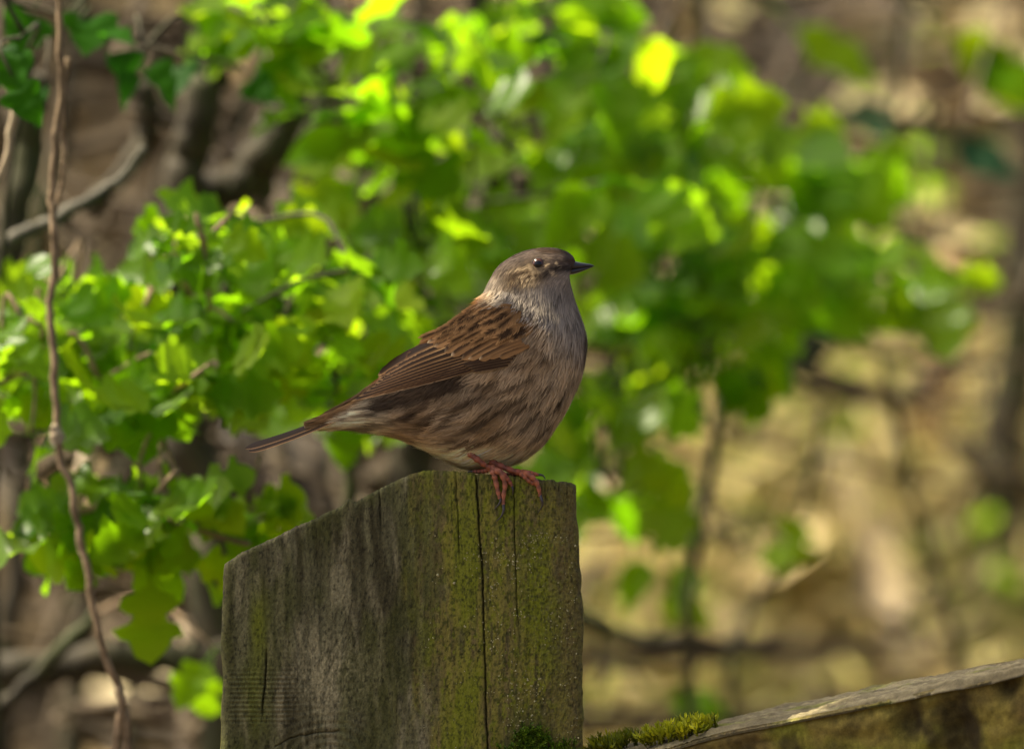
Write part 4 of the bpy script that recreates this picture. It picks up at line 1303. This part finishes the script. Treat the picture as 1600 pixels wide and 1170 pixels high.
stem(hl, [(470, 480), (330, 520), (200, 545), (60, 540), (-40, 520)], 0.36, 12, 16, bark_dark, False, 'branch', 12)
stem(hl, [(640, 600), (520, 540), (420, 500), (300, 530)], 0.36, 10, 14, bark_dark, False, 'branch', 13)
stem(hl, [(150, 960), (80, 1030), (20, 1090), (-40, 1140)], 0.5, 20, 28, bark_dark, False, 'branch', 14)
stem(hl, [(390, 850), (280, 820), (200, 790), (118, 800)], 0.24, 8, 12, bark_tan, False, 'branch', 15)
shoots_in(hl, 250, 540, 130, 85, 0.28, 0.06, 15, 0.027, [H0, H0, H1])
shoots_in(hl, 300, 370, 50, 30, 0.24, 0.04, 5, 0.020, [H0, H1, H1])
shoots_in(hl, 70, 580, 85, 130, 0.28, 0.06, 11, 0.027, [H0, H1, H1])
shoots_in(hl, 225, 815, 120, 75, 0.25, 0.05, 11, 0.026, [H0, H0, H1])
shoots_in(hl, 400, 800, 60, 25, 0.30, 0.05, 4, 0.020, [H0, H1])
shoots_in(hl, 130, 440, 70, 30, 0.3, 0.05, 4, 0.022, [H0, H0, H1])
shoots_in(hl, 330, 1000, 30, 20, 0.4, 0.05, 1, 0.026, [H0])
# one clear hanging leaf and a bright bud leaf
a_ = hl.nearest(P(240, 850, 0.24)); hl.leaf(P(232, 852, 0.24), (0.05, -0.1, -1), (-0.2, -0.9, 0.2), 0.034, H0)
hl.leaf(P(128, 828, 0.22), (-1, -0.2, -0.25), (-0.2, -0.5, 0.8), 0.032, H1)
hl.leaf(P(245, 500, 0.25), (-0.15, -0.3, -1), (-0.2, -0.9, 0.3), 0.042, H0)
stem(hl, [(346, 1032), (250, 1030), (120, 1035), (0, 1045), (-200, 1045)], 0.62, 46, 54, bark_dark, False, 'branch', 18)
# unseen branch and leaf spray, added overhead to shade the post, rail and bird
G = Geo()
hl.branch([P(300, -60, 0.4), P(200, -900, 0.30), P(0, -1700, 0.24), P(500, -2100, 0.2), P(1100, -2200, 0.2)], 0.006, 0.003, bark_dark, 'branch', seed=17)
for k in range(680):
    t_ = rnd.uniform(0.40, 0.62)
    x = rnd.uniform(-0.085, 0.24); z = ZC + rnd.uniform(-0.14, 0.06)
    c_ = np.array([x, rnd.uniform(-0.09, 0.06), z]) + np.array(SUN) * t_
    if fbm(x * 14, z * 14, 0, 77, 2) > 0.30: continue
    if c_[2] < ZC + 0.19: continue
    a = rnd.uniform(0, 6.28)
    M = np.array(leaf_matrix(c_, (math.cos(a), math.sin(a), -0.3), (rnd.gauss(-0.3, .3), rnd.gauss(0.1, .3), 1), rnd.uniform(0.026, 0.04)))
    V, F = hawthorn_blade(k % 12)
    V = V @ M[:3, :3].T + M[:3, 3]
    gap = False                       # leaves left out so that sun reaches the nape and the eye
    for tp, r_ in ((P(750, 462, 0.004), 0.006), (P(836, 408, -0.008), 0.006)):
        w_ = V - tp; w_ = w_ - np.outer(w_ @ np.array(SUN), np.array(SUN))
        gap = gap or np.linalg.norm(w_, axis=1).min() < r_
    if gap: continue
    G.add(V, F)
G.build('shade_foliage', green_m, hl.root, kind='stuff')
hl.finish(bark_tan)

# --- second hawthorn, between the tan stems and the bird
hm = Bush('hawthorn_bush', foot(560, 0.5), 'low hawthorn bush with fresh leaves behind the tail of the bird', 'bush')
stem(hm, [(640, 380), (560, 470), (520, 600), (545, 760), (560, 1000), (560, 1200)], 0.45, 14, 26, bark_dark, True, 'stem', 71)
stem(hm, [(540, 520), (460, 480), (380, 450), (300, 470)], 0.38, 12, 7, bark_dark, False, 'branch', 72)
stem(hm, [(560, 470), (500, 400), (440, 380)], 0.42, 10, 6, bark_dark, False, 'branch', 73)
stem(hm, [(525, 590), (600, 560), (680, 560)], 0.46, 10, 6, bark_dark, False, 'branch', 74)
shoots_in(hm, 400, 430, 150, 95, 0.34, 0.08, 13, 0.027, [H0, H0, H1])
shoots_in(hm, 440, 545, 115, 75, 0.36, 0.08, 9, 0.027, [H0, H0, H1])
shoots_in(hm, 590, 490, 115, 115, 0.44, 0.08, 10, 0.028, [H0, H0, H1])
shoots_in(hm, 540, 620, 60, 30, 0.42, 0.05, 3, 0.026, [H0, H1])
shoots_in(hm, 640, 390, 60, 40, 0.48, 0.05, 4, 0.026, [H0, H1])
hm.finish(bark_dark)
# --- third hawthorn, arching behind the bird
hr = Bush('hawthorn_bush', foot(640, 0.66), 'tall dark-stemmed hawthorn bush arching up behind the head of the bird', 'bush')
stem(hr, [(700, -150), (760, 40), (790, 180), (760, 320), (700, 460), (660, 620), (640, 760), (630, 900), (630, 1200)], 0.66, 30, 96, bark_dark, True, 'stem', 21)
stem(hr, [(760, 60), (880, 60), (1000, 110), (1100, 190)], 0.70, 20, 8, bark_dark, False, 'branch', 23)
stem(hr, [(700, 460), (800, 520), (900, 600), (960, 690), (980, 760)], 0.66, 18, 8, bark_dark, False, 'branch', 24)
stem(hr, [(790, 180), (640, 150), (540, 130), (430, 40)], 0.60, 22, 10, bark_dark, False, 'branch', 25)
shoots_in(hr, 620, 130, 165, 130, 0.56, 0.08, 9, 0.032, [H0, OVA[0], H0, H1])
shoots_in(hr, 790, 260, 165, 160, 0.58, 0.08, 10, 0.032, [H0, H0, OVA[0], H1])
shoots_in(hr, 860, 70, 120, 80, 0.66, 0.08, 6, 0.034, [H0, OVA[0], H1])
shoots_in(hr, 1010, 130, 80, 80, 0.70, 0.08, 8, 0.034, [H0, OVA[0], H1, H1], slope=0.5)
shoots_in(hr, 960, 730, 45, 50, 0.66, 0.06, 6, 0.030, [H1, H1, H0])
shoots_in(hr, 970, 590, 45, 40, 0.66, 0.06, 3, 0.026, [H0, H1])
shoots_in(hr, 470, 50, 130, 45, 0.52, 0.06, 6, 0.028, [H0, H0, OVA[0]])
hr.finish(bark_dark)
# --- fourth hawthorn, deeper in the hedge
hx = Bush('hawthorn_bush', foot(1120, 0.85), 'hawthorn bush with drooping sprays in front of the bare saplings', 'bush')
stem(hx, [(1080, -100), (1100, 80), (1120, 260), (1105, 420), (1120, 640), (1080, 900), (1080, 1200)], 0.85, 14, 20, bark_dark, True, 'stem', 81)
stem(hx, [(1110, 200), (1180, 290), (1300, 390), (1440, 450)], 0.82, 14, 6, bark_dark, False, 'branch', 82)
stem(hx, [(1115, 300), (1180, 400), (1230, 480), (1280, 540)], 0.80, 12, 6, bark_dark, False, 'branch', 83)
stem(hx, [(1110, 330), (1060, 430), (1070, 560), (1095, 650)], 0.78, 10, 5, bark_dark, False, 'branch', 84)
shoots_in(hx, 1110, 310, 155, 145, 0.78, 0.10, 12, 0.034, [H0, OVA[0], H1])
shoots_in(hx, 1190, 450, 110, 85, 0.80, 0.08, 7, 0.034, [H0, H0, OVA[0], H1])
shoots_in(hx, 1080, 560, 45, 60, 0.76, 0.06, 6, 0.032, [H0, H0, H1])
shoots_in(hx, 1000, 450, 60, 70, 0.74, 0.06, 3, 0.030, [H0, H1])
shoots_in(hx, 1390, 440, 85, 25, 0.82, 0.06, 5, 0.032, [H1, OVA[1], H0])
shoots_in(hx, 1270, 270, 50, 40, 0.84, 0.06, 4, 0.032, [H0, OVA[0]])
stem(hx, [(1080, 1000), (1000, 1000), (930, 975), (860, 930)], 0.85, 22, 30, bark_dark, False, 'branch', 85)
stem(hx, [(1080, 1000), (1140, 1010), (1210, 1000)], 0.85, 20, 12, bark_dark, False, 'branch', 86)
hx.finish(bark_dark)

# --- bare thicket, with unseen leaves added above to shade the bank
th = Bush('thicket', (-0.25, 1.0, ground_z(-0.25, 1.0)), 'tangle of dark bare stems standing behind the leafy hawthorn', 'thicket')
TH = [(30, 0.9, 40, 60), (150, 1.0, 34, -160), (215, 0.8, 30, 190), (360, 0.95, 46, 150), (430, 1.2, 34, -180), (540, 1.0, 40, 120), (690, 1.1, 40, 160), (180, 1.3, 40, 130)]
for k, (x, d, w, ln) in enumerate(TH):
    j = [rnd.uniform(-25, 25) for _ in range(6)]
    stem(th, [(x + ln * 1.3 + j[0], -150), (x + ln + j[1], 120), (x + ln * 0.4 + j[2], 380), (x + j[3], 640), (x - ln * 0.3 + j[4], 900), (x - ln * 0.4 + j[5], 1200)], d, w * 0.6, w, bark_dark, True, 'stem', 60 + k)
    if k < 10:
        y0 = rnd.uniform(100, 900); sg = rnd.choice([-1, 1])
        xx = np.interp(y0, [-150, 120, 380, 640, 900, 1200], [x + ln * 1.3, x + ln, x + ln * 0.4, x, x - ln * 0.3, x - ln * 0.4])
        stem(th, [(xx, y0), (xx + sg * 70, y0 - 90), (xx + sg * 150, y0 - 200), (xx + sg * 190, y0 - 330)], d, w * 0.5, w * 0.2, bark_dark, False, 'branch', 90 + k)
for k in range(330):
    x0 = rnd.uniform(-60, 1640); y0 = rnd.uniform(-60, 1200); d = rnd.uniform(0.6, 1.4) if x0 < 800 else rnd.uniform(1.0, 1.9)
    if x0 > 850 and y0 > 600 and rnd.random() < 0.75: continue
    a = rnd.choice([rnd.uniform(-0.5, 0.5), rnd.uniform(1.0, 2.1)]); L_ = rnd.uniform(150, 420)
    q = [P(x0 + math.cos(a) * L_ * t_ + rnd.gauss(0, 14), y0 - math.sin(a) * L_ * t_ + rnd.gauss(0, 14), d + 0.1 * t_) for t_ in (0, .33, .66, 1)]
    q = [th.nearest(q[0])] + q if rnd.random() < 0.6 else q
    r_ = rnd.uniform(0.0007, 0.0022) if rnd.random() < 0.8 else rnd.uniform(0.003, 0.006)
    V, F = tube(catmull(q, 20), np.linspace(r_ * 1.3, r_ * 0.5, 20), 6)
    th.tw.add(V, F)
th.finish(bark_mat('bark_brown', (0.03, 0.021, 0.010), (0.10, 0.072, 0.036)))
G = Geo()  # unseen leaf canopy, set along the sun's rays to dapple the bank
for k in range(1500):
    px = rnd.uniform(-150, 1750); py = rnd.uniform(-120, 1250)
    left = px < 780
    cov = 0.9 if px < 800 else (0.6 if py < 330 else 0.0)
    if rnd.random() > cov or fbm(px * 0.007, py * 0.007, 0, 771, 2) > -0.14: continue
    p = bank_hit(px, py)
    if p is None: continue
    c_ = p + np.array(SUN) * rnd.uniform(0.9, 1.5)
    a = rnd.uniform(0, 6.28)
    M = np.array(leaf_matrix(c_, (math.cos(a), math.sin(a), -0.2), (rnd.gauss(-0.4, .3), rnd.gauss(0.2, .3), 1), rnd.uniform(0.04, 0.06)))
    V, F = hawthorn_blade(k % 12)
    G.add(V @ M[:3, :3].T + M[:3, 3], F)
G.build('shade_foliage', green_m, th.root, kind='stuff')

# --- ivy at the upper left
iv = Bush('ivy', (P(40, 0, .3)[0], 0.33, ground_z(P(40, 0, .3)[0], 0.33)), 'dark green ivy with broad lobed leaves climbing among the tan stems', 'ivy')
stem(iv, [(-30, -150), (10, 0), (40, 100), (20, 250), (-10, 500), (-60, 900)], 0.33, 8, 14, bark_dark, True, 'stem', 31)
stem(iv, [(10, 0), (110, 30), (200, 60), (290, 90)], 0.36, 8, 5, bark_dark, False, 'branch', 32)
for (x, y, d, sz) in [(30, 60, 0.22, 0.034), (20, 120, 0.2, 0.03), (110, 20, 0.34, 0.045), (160, 60, 0.36, 0.042), (210, 95, 0.38, 0.035), (70, 130, 0.3, 0.026), (290, 85, 0.4, 0.034), (140, 10, 0.36, 0.04), (60, 0, 0.33, 0.04), (-10, 60, 0.24, 0.04), (380, 110, 0.45, 0.028)]:
    iv.twig(P(x, y, d)); iv.leaf(P(x, y, d), (rnd.uniform(-0.3, 0.8), -0.3, rnd.uniform(-1, -0.3)), (rnd.uniform(-.5, .5), rnd.uniform(-0.9, -0.2), rnd.uniform(0.3, 0.9)), sz * 0.55, rnd.choice(IVY))
iv.finish(bark_dark)

# --- right side: bare stems and trunks on the bank
def tree_trunk(name, pix, d, w0, w1, mat, label, cat='sapling', seed=0):
    if d is None:
        d = float(bank_hit(*pix[-1])[1])
    b = Bush(name, foot(pix[-1][0], d), label, cat)
    stem(b, pix, d, w0, w1, mat, True, 'stem', seed)
    return b
t_red = tree_trunk('tree', [(1500, 395), (1490, 450), (1470, 600), (1455, 720), (1450, 800)], None, 44, 74, bark_red, 'broken orange-brown trunk standing on the bank among the bare saplings', 'tree', 41)
hollow_shade = tree_trunk('tree', [(1620, 100), (1600, 400), (1580, 650), (1565, 850), (1560, 950)], None, 60, 110, bark_dark, 'thick dark upright form standing in for a shaded hollow beyond the rail, beside the broken orange-brown trunk', 'tree', 42)  # dark upright shape added in place of a shaded hollow
s1 = tree_trunk('sapling', [(1245, -100), (1235, 60), (1220, 180), (1195, 320), (1215, 500), (1230, 640)], None, 26, 34, bark_grey, 'slim grey sapling rising behind the hawthorn leaves', 'sapling', 43)
d_s1 = float(bank_hit(1230, 640)[1])
stem(s1, [(1200, 300), (1300, 150), (1420, 60), (1500, -50)], d_s1, 22, 10, bark_dark, False, 'branch', 44)
s2 = tree_trunk('sapling', [(1430, -60), (1405, 60), (1395, 200), (1350, 480), (1385, 590), (1420, 760), (1480, 950), (1500, 1150)], 1.15, 14, 16, bark_dark, 'dark bent sapling beside the broken trunk', 'sapling', 45)
s2.tw = Geo()
for (x, y, sz) in [(1480, 230, 0.05), (1500, 250, 0.05), (1420, 195, 0.04), (1310, 540, 0.05)]:
    pass
for (x, y, d, dr) in [(1455, 205, 1.15, (1, 0, -0.6)), (1450, 200, 1.15, (-1, 0, 0.1)), (1340, 530, 1.12, (-1, -.2, -0.2))]:
    s2.twig(P(x, y, d), 0.0015); s2.leaf(P(x, y, d), dr, (0, -0.8, 0.6), 0.036, HOL[0])
for (x, y) in [(1440, 20), (1470, 50), (1200, 10)]:
    s2.twig(P(x, y, 1.1)); s2.leaf(P(x, y, 1.1), (0.6, 0, -0.5), (0, -0.6, 0.8), 0.05, OVA[0])
s2.finish(bark_dark)
s3 = tree_trunk('sapling', [(1290, 640), (1255, 780), (1215, 880), (1160, 990), (1140, 1150)], 1.0, 10, 16, bark_dark, 'thin dark leaning sapling low behind the rail', 'sapling', 46)
for (x, y, sz, m_) in [(1100, 780, 0.028, OVA[0]), (1020, 850, 0.026, OVA[0]), (1130, 850, 0.028, OVA[1]), (1090, 850, 0.026, OVA[1]), (1060, 740, 0.022, OVA[1]), (1190, 800, 0.022, OVA[0]), (1000, 920, 0.03, OVA[1]), (940, 1070, 0.036, OVA[1]), (1010, 1080, 0.03, OVA[0]), (1150, 880, 0.03, OVA[0])]:
    s3.twig(P(x, y, 0.9)); s3.leaf(P(x, y, 0.9), (rnd.uniform(-1, 1), -0.2, rnd.uniform(-0.6, 0.2)), (0, -0.7, 0.7), sz, m_)
s3.finish(bark_dark)
# dead wood
def dead_wood(name, pts, w0, w1, mat, label, seed, cat):
    G = Geo()
    V, F = tube(catmull(pts, 40), np.linspace(w0, w1, 40), 10, 0.2, seed)
    G.add(V, F)
    return G.build(name, mat, label=label, cat=cat)
q = [P(x, y, 0.75) for x, y in [(340, 880), (322, 960), (318, 1040), (310, 1120), (300, 1250)]]
q.append(np.array(foot(300, 0.75)))
dead_wood('dead_stick', q, 0.0056, 0.0066, bark_pale, 'pale sunlit dead stick standing upright behind the post', 53, 'stick')
q = [bank_hit(x, y) + np.array([0, -0.02, 0.035]) for x, y in [(1310, 800), (1345, 880), (1375, 960), (1405, 1050), (1430, 1150)]]
dead_wood('log', q, 0.012, 0.017, bark_pale, 'cream barkless log lying on the sunny bank beyond the rail', 54, 'log')
q = [bank_hit(x, y) + np.array([0, -0.02, 0.03]) for x, y in [(1080, 1060), (1150, 1075), (1210, 1090), (1290, 1120)]]
dead_wood('log', q, 0.014, 0.010, bark_pale, 'short pale split log lying low on the bank near the post', 55, 'log')

# low green growth on the sunny part of the bank
gc = Geo()
for k in range(420):
    cx, cy, sx, sy = rnd.choice([(1430, 1010, 60, 60), (1540, 960, 60, 50), (1200, 930, 90, 90), (1260, 780, 60, 80), (960, 900, 50, 70), (1450, 340, 60, 60), (1330, 650, 70, 50), (980, 1080, 50, 40)])
    p = bank_hit(rnd.gauss(cx, sx), rnd.gauss(cy, sy))
    if p is None: continue
    a = rnd.uniform(0, 6.28)
    M = np.array(leaf_matrix(p + np.array([0, 0, rnd.uniform(0.0, 0.03)]), (math.cos(a), math.sin(a), 0.5), (rnd.gauss(0, .4), rnd.gauss(-0.3, .4), 1), rnd.uniform(0.015, 0.035)))
    V, F = ovate_blade(k % 12)
    gc.add(V @ M[:3, :3].T + M[:3, 3], F)
gc.build('ground_cover', bright_m, label='low yellow-green leaves growing on the sunny bank', cat='ground cover', kind='stuff')

# bleached dry grass standing on the sunny bank
dg = Geo()
for k in range(4600):
    p = bank_hit(rnd.uniform(840, 1500) if rnd.random() < 0.8 else rnd.uniform(700, 1800), rnd.uniform(560, 1300))
    if p is None: continue
    h = rnd.uniform(0.05, 0.15); a = rnd.uniform(0, 6.28); ln = rnd.uniform(0.8, 3.0)
    dr = np.array([math.cos(a) * ln, math.sin(a) * ln * 0.7 - 0.2, 1.0]); dr /= np.linalg.norm(dr)
    w = np.array([math.cos(a + 1.5), math.sin(a + 1.5), 0]) * rnd.uniform(0.0012, 0.0028)
    b_ = np.array([dr[0] * 0.5, dr[1] * 0.5, -0.6]) * h
    q = [p - w, p + w, p + dr * h * 0.5 + w * 0.9, p + dr * h * 0.5 - w * 0.9, p + dr * h + b_ * 0.35]
    dg.add(q, [(0, 1, 2, 3), (3, 2, 4)], np.array(rnd.choice([(0.62, 0.53, 0.26), (0.70, 0.62, 0.36), (0.56, 0.46, 0.22), (0.48, 0.50, 0.15)])) * rnd.uniform(0.8, 1.15))
dg.build('dry_grass', vcol_mat('straw', 0.6, 0.3, 0.5), label='bleached dry grass on the sunny bank beyond the rail', cat='dry grass', kind='stuff')

# ------------------------------------------------------------------ dead leaves on the bank
dead_m = leaf_mat('dead_leaf', [(0.05, 0.034, 0.012), (0.06, 0.04, 0.013), (0.09, 0.06, 0.02), (0.56, 0.45, 0.21), (0.34, 0.235, 0.09), (0.60, 0.50, 0.27)], [(0.30, 0.20, 0.09), (0.45, 0.33, 0.16), (0.5, 0.4, 0.2), (0.3, 0.18, 0.07)], 0.3, 0.55, 0.3)
DEAD = leaf_meshes('dead_leaf', ovate_blade, [dead_m], 8)[0]
def ground_normal(x, y):
    e = 0.02
    return np.array([-(ground_z(x + e, y) - ground_z(x - e, y)) / (2 * e), -(ground_z(x, y + e) - ground_z(x, y - e)) / (2 * e), 1.0])
def hit(px, py):
    d = np.linspace(0.4, 6, 400)
    k_ = (DC + d) / DC / PPM
    ok = np.nonzero(ground_z((px - 800) * k_, d) >= ZC + (585 - py) * k_)[0]
    return P(px, py, d[ok[0]]) if len(ok) else None
DEAD_DARK = leaf_meshes('dead_leaf', ovate_blade, [leaf_mat('shaded_leaf', [(0.04, 0.027, 0.01), (0.07, 0.047, 0.016)], [(0.05, 0.03, 0.01), (0.08, 0.05, 0.015)], 0.2, 0.5, 0.2)], 8)[0]  # darker leaves with the hedge's shade put into their colour
cnt = 0
while cnt < 290:
    px = rnd.uniform(-60, 1660); py = rnd.uniform(-40, 1230)
    p = hit(px, py)
    cnt += 1
    if p is None: continue
    nn = ground_normal(p[0], p[1]) + np.array([rnd.gauss(0, .5), rnd.gauss(0, .5), 0])
    p[2] = ground_z(p[0], p[1]) + rnd.uniform(0.0, 0.012)
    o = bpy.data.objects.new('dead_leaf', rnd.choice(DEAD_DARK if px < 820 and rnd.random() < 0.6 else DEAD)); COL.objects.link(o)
    a = rnd.uniform(0, 6.28)
    o.parent = ground
    o.matrix_basis = leaf_matrix(p, (math.cos(a), math.sin(a) * 0.7, math.sin(a) * 0.5 + rnd.gauss(0, .25)), nn, rnd.uniform(0.05, 0.10) * (1.5 if px < 820 else 1.0))
G = Geo()
NLIT = 8000
LX = np.where(rng.random(NLIT) < 0.8, rng.uniform(-0.75, 0.75, NLIT), rng.uniform(-1.8, 1.8, NLIT)); LY = np.where(rng.random(NLIT) < 0.8, rng.uniform(1.2, 3.4, NLIT), rng.uniform(0.4, 4.4, NLIT))
LZ = ground_z(LX, LY) + rng.uniform(-0.004, 0.006, NLIT)
e_ = 0.02
LN = np.stack([-(ground_z(LX + e_, LY) - ground_z(LX - e_, LY)) / (2 * e_), -(ground_z(LX, LY + e_) - ground_z(LX, LY - e_)) / (2 * e_), np.ones(NLIT)], -1)
BL = [ovate_blade(k) for k in range(60)]
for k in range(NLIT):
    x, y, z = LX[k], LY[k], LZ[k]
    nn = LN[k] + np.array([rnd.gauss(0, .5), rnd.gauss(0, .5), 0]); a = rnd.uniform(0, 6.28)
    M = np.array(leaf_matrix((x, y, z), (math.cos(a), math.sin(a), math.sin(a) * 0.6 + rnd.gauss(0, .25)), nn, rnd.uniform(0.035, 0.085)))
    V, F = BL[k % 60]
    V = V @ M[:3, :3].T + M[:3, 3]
    b = rnd.choice([(0.05, 0.034, 0.012), (0.07, 0.047, 0.016), (0.045, 0.03, 0.01), (0.05, 0.034, 0.012), (0.52, 0.42, 0.20), (0.06, 0.04, 0.015), (0.05, 0.036, 0.013), (0.30, 0.21, 0.085)] if x < 0.03 else [(0.60, 0.52, 0.27), (0.46, 0.36, 0.15), (0.56, 0.47, 0.22), (0.52, 0.46, 0.20), (0.32, 0.235, 0.09)])  # litter on the left darkened, hedge shade mixed into its colours
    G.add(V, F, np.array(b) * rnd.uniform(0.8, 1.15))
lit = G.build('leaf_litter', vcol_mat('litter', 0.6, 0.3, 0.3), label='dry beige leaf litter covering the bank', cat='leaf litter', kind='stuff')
